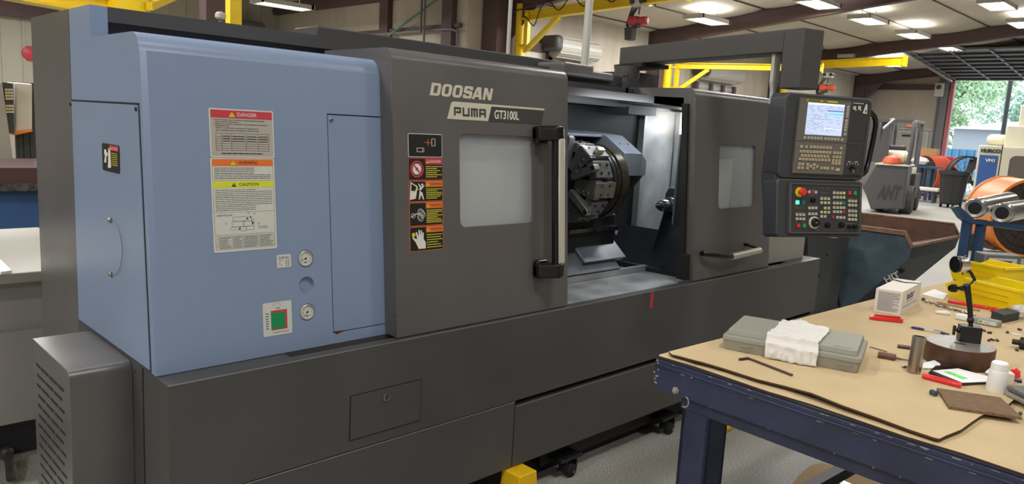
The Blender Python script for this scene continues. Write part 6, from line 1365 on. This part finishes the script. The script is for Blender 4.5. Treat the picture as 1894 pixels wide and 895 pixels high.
# second yellow mast with a white device at its foot
q = CAM + ray(432, 20) * 8.3; tag(MB().box(q.x - .065, q.x + .065, q.y - .06, q.y + .06, 0, 4.3).build('mast', 'yellow'), 'slim square yellow mast beside the purple column at the upper left', 'mast')
q = CAM + ray(395, 10) * 9.0; struct(MB().box(q.x - .13, q.x + .13, q.y - .1, q.y + .1, 0, 4.62).build('trim_20', 'purple'))
q = CAM + ray(408, 30) * 8.0; t = thing('warning_lamp', 'small grey dome lamp peeking over the lathe beside the yellow mast', 'lamp', (q.x, q.y, 2.3)); MB().lathe((q.x, q.y, q.z - .03), Z, [(.04, 0), (.055, .015), (.055, .05), (.04, .07), (.001, .08)], 18).build('dome', 'pvc', t); MB().cyl((q.x, q.y, 0), (q.x, q.y, q.z - .03), .02).build('stem', 'pipe_grey', t)
p = W(460, 35, 1, YB - .6); t = thing('door_6', 'rolled shutter hanging at the back of the side bay', 'roll-up door', (p.x, YB - .4, 0)); struct(t)
r_ = MB(); r_.cyl((p.x - .5, YB - .4, 3.75), (p.x + .45, YB - .4, 3.75), .3, n=20); r_.build('barrel', 'sect', t)
# posts above the lathe
q = CAM + ray(942, 50) * 5.2; tag(MB().cyl((q.x, q.y, 0), (q.x, q.y, 5.2), .013, n=12).build('air_drop_pipe', 'pvc'), 'thin pale vertical pipe in front of the corner crane column', 'pipe')
q = CAM + ray(1088, 30) * 5.2; q2 = CAM + ray(1082, 108) * 5.2; dd_ = (q - q2); tag(MB().cyl(q2 - dd_ * 1.5 , q + dd_ * 3, .027, n=14).build('air_drop_pipe', 'pvc'), 'thicker pale pipe rising behind the lathe beside the red hoist', 'pipe')
# ------------------------------------------------------------------ trash can, fans, vertical mill, tube stand
q = W(1757, 384, 2, 0); t = thing('trash_can', 'dark wheeled trash can standing in the aisle left of the milling machine', 'trash can', q)
h_ = W(1760, 316, 0, q.x).z; r_ = MB(); r_.lathe(q, Z, [(.28, .13), (.36, h_ - .1), (.39, h_ - .1), (.39, h_), (.36, h_), (.27, .16), (.001, .16)], 10); r_.build('body', 'bin_black', t)
d_ = MB()
for a in range(4): c = q + hz(a * PI / 2 + .5) * .24; d_.lathe((c.x, c.y - .02, .06), Y, [(.06, 0), (.06, .04)], 14)
d_.box(q.x - .22, q.x + .22, q.y - .2, q.y + .2, .1, .135); d_.build('dolly', 'rubber', t)
def drum_fan(c, rz, R, Ln, m, label, dark='fan_dark', liner=True):
    c = Vector(c); t = thing('drum_fan', label, 'fan', (c.x, c.y, 0)); ax = hz(rz); p0 = c - ax * Ln / 2
    f_ = MB(); f_.lathe(p0, ax, [(R - .02, 0), (R + .02, 0), (R + .02, .02), (R, .03), (R, Ln - .03), (R + .02, Ln - .02), (R + .02, Ln), (R - .02, Ln)], 56, closed=True); fo_ = f_.build('drum', m, t)
    if liner: MB().lathe(p0 + ax * .02, ax, [(R - .021, 0), (R - .021, Ln - .04)], 56).lathe(p0 + ax * .02, ax, [(R - .021, 0), (.001, .001)], 56).build('drum_liner', dark, t)
    g = MB()
    for e in (Ln - .01,):
        for k in range(5): g.lathe(p0 + ax * e, ax, [(R * (k + 1) / 5.2 - .004, -.004), (R * (k + 1) / 5.2 + .004, 0), (R * (k + 1) / 5.2 - .004, .004)], 40, closed=True)
        for k in range(16):
            a = 2 * PI * k / 16; s_ = ax.cross(Z); dv_ = s_ * math.cos(a) + Z * math.sin(a); g.cyl(p0 + ax * e + dv_ * .06, p0 + ax * e + dv_ * R, .005, n=5)
    g.build('guard_grille', dark, t)
    b_ = MB()
    for k in range(4):
        a = 2 * PI * k / 4 + .4; s_ = ax.cross(Z); dv_ = s_ * math.cos(a) + Z * math.sin(a); e_ = ax.cross(dv_)
        b_.prism([c + dv_ * .06 - e_ * .05 + ax * .04, c + dv_ * (R - .06) - e_ * .12 + ax * .07, c + dv_ * (R - .06) + e_ * .12 - ax * .07, c + dv_ * .06 + e_ * .05 - ax * .04], ax * .006)
    b_.build('fan_blade', dark, t)
    MB().cyl(c - ax * .12, c + ax * .12, .13, n=18).build('motor', dark, t)
    s_ = ax.cross(Z); b_ = MB()
    for sg in (-1, 1): b_.beam(c + s_ * sg * R * .7 - Z * R * .72, Vector((c.x, c.y, .12)) + s_ * sg * R * .75 + ax * Ln * .3, .04, .04); b_.beam(Vector((c.x, c.y, .12)) + s_ * sg * R * .75 - ax * Ln * .45, Vector((c.x, c.y, .12)) + s_ * sg * R * .75 + ax * Ln * .45, .05, .05)
    b_.build('stand', dark, t)
    b_ = MB()
    for sg in (-1, 1): b_.lathe(Vector((c.x, c.y, .13)) + s_ * sg * (R * .75 + .05) - ax * Ln * .3 - s_ * .025, s_, [(.08, 0), (.13, .01), (.13, .04), (.08, .05)], 20)
    b_.build('fan_wheel', 'rubber', t); return t
oc = CAM + ray(1905, 408) * 11.6; c = oc - hz(math.radians(225)) * .37; c.z = .62; drum_fan(c, math.radians(225), .585, .72, 'orange', 'large orange drum fan behind the stand with the steel tubes')
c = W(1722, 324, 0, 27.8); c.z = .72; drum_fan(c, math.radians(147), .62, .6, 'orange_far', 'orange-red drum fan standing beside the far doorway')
c = W(1783, 345, 0, 25.4); c.z = .75; drum_fan(c, math.radians(235), .66, .2, 'fan_dark', 'dark round fan with wire grille behind the trash can', liner=False)
# blue table with rags and stool left of the far fan
q = W(1690, 340, 0, 25.5); t = thing('work_table', 'blue steel table with crumpled rags in front of the far drum fan', 'table', (q.x, q.y, 0)); y0, y1 = W(1738, 305, 0, 25.5).y, W(1682, 305, 0, 25.5).y
MB().box(25.3, 25.9, y0, y1, .98, 1.04).build('top', 'stand_blue', t)
for y in (y0 + .2, y1 - .35): 
    for x in (25.35, 25.8): MB().box(x, x + .07, y, y + .08, 0, .98).build('leg', 'stand_blue', t)
rr_ = MB(); rr_.sphere((25.6, y1 - .25, 1.181), .2, 9, 0, (.8, 1.4, .7)); tag(rr_.build('rag_pile', 'rag'), 'heap of pale rags on the far blue table', 'rags')
q = W(1697, 342, 0, 24.5); t = thing('stool', 'low white step stool on the floor right of the forklift', 'stool', (q.x, q.y, 0)); MB().box(24.4, 24.8, q.y - .6, q.y + .4, .34, .44).build('seat', 'white_paint', t, bevel=.03, seg=3)
for y in (q.y - .5, q.y + .3): MB().box(24.45, 24.75, y, y + .06, 0, .34).build('leg', 'hoist_dark', t)
q = W(1722, 285, 0, 29.5); t = thing('tool_chest', 'red box with a carton on it standing behind the far drum fan', 'chest', (29.5, q.y, 0)); MB().box(29.4, 30.0, q.y - .75, q.y + .3, 0, 1.33).build('body', 'btn_red', t, bevel=.02)
tag(MB().box(29.45, 29.8, q.y - .2, q.y + .35, 1.335, 1.58).build('carton', 'tan'), 'brown carton on the red chest near the far doorway', 'box')
# vertical machining centre
xm = 19.6; my1 = W(1806, 300, 0, xm).y; my0 = my1 - 2.3
vm = thing('machining_centre', 'cream and blue vertical machining centre at the right, partly out of view', 'machine tool', (xm + 1, my1 - 1, 0))
zt = W(1815, 268, 0, xm).z; zb = .5
pw = my1 - W(1849, 300, 0, xm).y
b_ = MB(); b_.box(xm, xm + 1.9, my0, my1, zb, zt); b_.box(xm + .1, xm + 1.8, my0 + .1, my1 - .1, 0, zb); vb = b_.build('enclosure', 'vmc_cream', vm, bevel=.02)
zb2 = W(1800, 350, 0, xm).z
MB().box(xm - .012, xm, my1 - pw + .04, my1 - .05, zb2, zt - .22).build('blue_panel', 'vmc_blue', vb)
MB().text('HURCO', Vector((xm - .014, my1 - .06, zt - .165)), -Y, Z, width=pw * .86, height=.085, bold=.05, depth=.01).build('maker_name', 'label_text', vb)
MB().text('VM1', Vector((xm - .022, my1 - pw * .38, zt - .37)), -Y, Z, width=pw * .42, height=.075, bold=.04, depth=.008).build('model_name', 'text_white', vb)
MB().box(xm - .004, xm, my1 - pw - .02, my1 - pw, zb, zt).build('panel_gap', 'label_text', vb)
dy = my1 - pw - .05
for k in range(2):
    a, b = dy - k * .84, dy - .8 - k * .84; MB().holed(Vector((xm - .03, 0, 0)), -Y, Z, -X, (-a, -b, zb + .1, zt - .05), (-a + .14, -b - .16, zb + .35, zt - .2), .02, .12, .03).build('door', 'vmc_cream', vb)
    MB().box(xm - .02, xm - .01, b + .1, a - .1, zb + .3, zt - .15).build('door_window', 'vmc_glass', vb)
    hy_ = b + .07 if k == 0 else a - .07; MB().path([(xm - .03, hy_, 1.25), (xm - .08, hy_, 1.3), (xm - .08, hy_, 1.62), (xm - .03, hy_, 1.66)], .015, 8, sub=1).build('door_handle', 'sect_dark', vb)
q1, q2 = W(1828, 247, 0, xm + .9), W(1866, 247, 0, xm + .9)
MB().box(xm + .7, xm + 1.8, q2.y, q1.y, zt, W(1838, 248, 0, xm + .7).z).build('column_cover', 'vmc_cream', vb, bevel=.12, seg=4)
q1 = W(1862, 230, 0, xm + .5); MB().box(xm + .5, xm + 1.6, q1.y - 1.3, q1.y, zt, W(1865, 232, 0, xm + .5).z).build('spindle_cover', 'vmc_cream', vb, bevel=.02)
q1 = W(1888, 200, 0, xm + .7); MB().box(xm + .7, xm + 1.6, q1.y - 1.0, q1.y, zt, W(1890, 195, 0, xm + .7).z).build('motor_cover', 'vmc_cream', vb, bevel=.02)
# stand with two steel tubes
D_ = 7.5
def sp2(px, py, dd=0): return CAM + ray(px, py) * (D_ + dd)
ts = thing('tube_stand', 'blue steel V-stand holding two chrome tubes at the right', 'stand', (sp2(1820, 420).x, sp2(1820, 420).y, 0))
sv = MB()
pts = [(1766, 380), (1776, 380), (1800, 402), (1894, 408), (1960, 412), (1960, 398), (1990, 380)]
vv_ = [(1766, 383), (1775, 381), (1800, 405), (1900, 417), (1960, 418), (1960, 428), (1895, 426), (1792, 412), (1779, 402)]
sv.prism([sp2(*p) for p in vv_], CF * .08); sv.build('v_rest', 'stand_blue', ts)
for x0_, x1_ in (((1796, 402), (1789, 520)), ((1822, 406), (1813, 520)), ((1940, 410), (1931, 520))):
    a = sp2(*x0_); a = a + CF * .05; MB().box(a.x - .03, a.x + .03, a.y - .042, a.y + .042, 0, a.z).build('leg', 'stand_blue', ts)
q = sp2(1870, 420); 
for (px, py), (qx, qy), lb in (((1803, 385), (1878, 369), 'left chrome tube with a thick bore resting on the blue stand'), ((1853, 394), (1935, 380), 'right chrome tube resting on the blue stand, cut by the picture edge')):
    a = sp2(px, py); d_ = (CAM + ray(qx, qy) * (D_ + 1.1) - a).normalized(); m_ = MB(); m_.lathe(a, d_, [(.062, .0), (.088, -.004), (.098, .012), (.099, .08), (.1, .09), (.1, 1.3), (.062, 1.3)], 40, closed=True); m_.lathe(a, d_, [(.0615, .002), (.0615, 1.2)], 32, 1, closed=False); o = m_.build('steel_tube', ['chrome', 'black']); tag(o, lb, 'tube', 'chrome tubes on the blue stand')
# box with a blue label under the stand
q = CAM + ray(1853, 498) * 6.2; t = thing('battery_box', 'silver and white battery charger box behind the yellow bins', 'box', (q.x, q.y, 0)); R_ = TR((q.x, q.y, 0), math.radians(-45))
MB(R_).box(-.15, .15, 0, .15, 0, q.z + .12).build('body', 'sect', t, bevel=.01); l = MB(R_); l.box(-.12, .11, -.004, -.001, q.z - .1, q.z + .09, 0)
for k in range(4): l.box(-.08, .07, -.006, -.004, q.z + .05 - k * .04, q.z + .07 - k * .04, 1)
l.build('box_label', ['label_white', 'label_text'], t)
# ------------------------------------------------------------------ machines at the left edge
lm_ = thing('grey_machine', 'pale grey machine enclosure with a flat table behind the lathe at the left edge', 'machine tool', (.2, 4.2, 0))
zt = W(30, 505, 1, 3.62).z
MB().box(-1.6, 1.1, 3.62, 4.9, zt - .045, zt).build('table_top', 'left_grey', lm_, bevel=.004)
MB().box(-1.55, 1.08, 3.68, 3.72, .22, zt - .045).box(-1.55, 1.08, 3.66, 3.68, .22, zt - .26).build('front_panel', 'left_grey2', lm_)
MB().box(-1.5, 1.0, 3.85, 4.8, .0, .24).build('plinth', 'sect_dark', lm_)
tag(MB().prism([W(-30, 505, 2, zt), W(2, 508, 2, zt), W(22, 505, 2, zt), W(2, 485, 2, zt), W(-30, 480, 2, zt)], (0, 0, .012)).build('paper', 'paper'), 'sheet of white paper on the pale grey table at the left edge', 'paper')
cb = MB(); cb.path([W(0, 838, 2, .03), W(14, 840, 2, .06), W(18, 860, 2, .05), W(20, 885, 2, .03)], .018, 8, sub=2); cb.sphere(W(12, 838, 2, .06), .03, 10); tag(cb.build('floor_cable', 'hoist_dark'), 'thick dark cable with a fitting on the floor at the bottom left corner', 'cable')
bm_ = thing('blue_machine', 'blue machine bed with a dark red rim at the left edge', 'machine tool', (.8, 7.4, 0))
z1 = W(30, 333, 1, 7.0).z; MB().box(-1.5, 1.85, 7.0, 8.0, .35, z1 - .07).build('bed', 'left_blue', bm_)
MB().box(-1.6, 1.9, 6.95, 8.05, z1 - .02, z1 + .10).build('rim', 'left_rim', bm_); MB().box(-1.6, 1.9, 6.93, 6.96, z1 - .08, z1 - .02).build('rail', 'steel', bm_); MB().box(-1.2, 1.7, 7.1, 7.9, 0, .35).build('base', 'sect_dark', bm_)
a = W(15, 470, 1, 6.9); MB().prism([W(15, 478, 1, 6.9), W(45, 466, 1, 6.9), W(70, 448, 1, 6.9), W(90, 448, 1, 6.9), W(90, 480, 1, 6.9)], (0, .1, 0)).build('chute', 'sect_dark', bm_)
pn = thing('machine_panel', 'grey machine upright with a keypad, at the left edge above the blue bed', 'machine tool', (W(10, 230, 1, 8.4).x, 8.4, 0))
MB().prism([W(-20, 152, 1, 8.3), W(4, 152, 1, 8.3), W(27, 314, 1, 8.3), W(-20, 314, 1, 8.3)], (0, .5, 0)).build('door', 'left_grey', pn, bevel=.01)
MB().prism([W(4, 152, 1, 8.4), W(24, 154, 1, 8.4), W(27, 246, 1, 8.4), W(12, 246, 1, 8.4)], (0, .3, 0)).build('keypad_panel', 'pendant', pn); kk = MB()
for r in range(7):
    for c in range(3): p = W(11 + c * 5 + r * .4, 166 + r * 5.5 + (8 if r > 3 else 0), 1, 8.39); kk.box(p.x - .009, p.x + .009, 8.385, 8.4, p.z - .01, p.z + .01)
kk.build('keypad', 'key', pn)
MB().prism([W(28, 152, 1, 8.6), W(60, 155, 1, 8.6), W(60, 240, 1, 8.6), W(28, 244, 1, 8.6)], (0, .4, 0)).build('white_cover', 'white_paint', pn, bevel=.015, seg=3)
MB().prism([W(26, 244, 1, 8.55), W(60, 240, 1, 8.55), W(60, 243, 1, 8.55), W(28, 250, 1, 8.55)], (0, .3, 0)).build('red_lip', 'orange', pn)
lg = MB()
for px in (38, 50, 62): p = W(px, 280, 1, 8.7); lg.box(p.x - .03, p.x + .03, 8.7, 8.76, 0, 1.75)
lg.build('frame', 'sect_dark', pn)
p = W(55, 99, 1, YB - .001); tag(MB().lathe(p, Vector((0, -1, 0)), [(.10, 0), (.17, .02), (.16, .06), (.08, .09), (.001, .10)], 24).build('alarm_bell', 'label_red'), 'dark red round bell on the ribbed wall left of the tall dark tower', 'bell')
bt = W(0, 20, 1, YB - .3); struct(MB().box(XL, 5.5, YB - .3, YB - .12, 3.42, 3.75).build('trim_21', 'purple'))
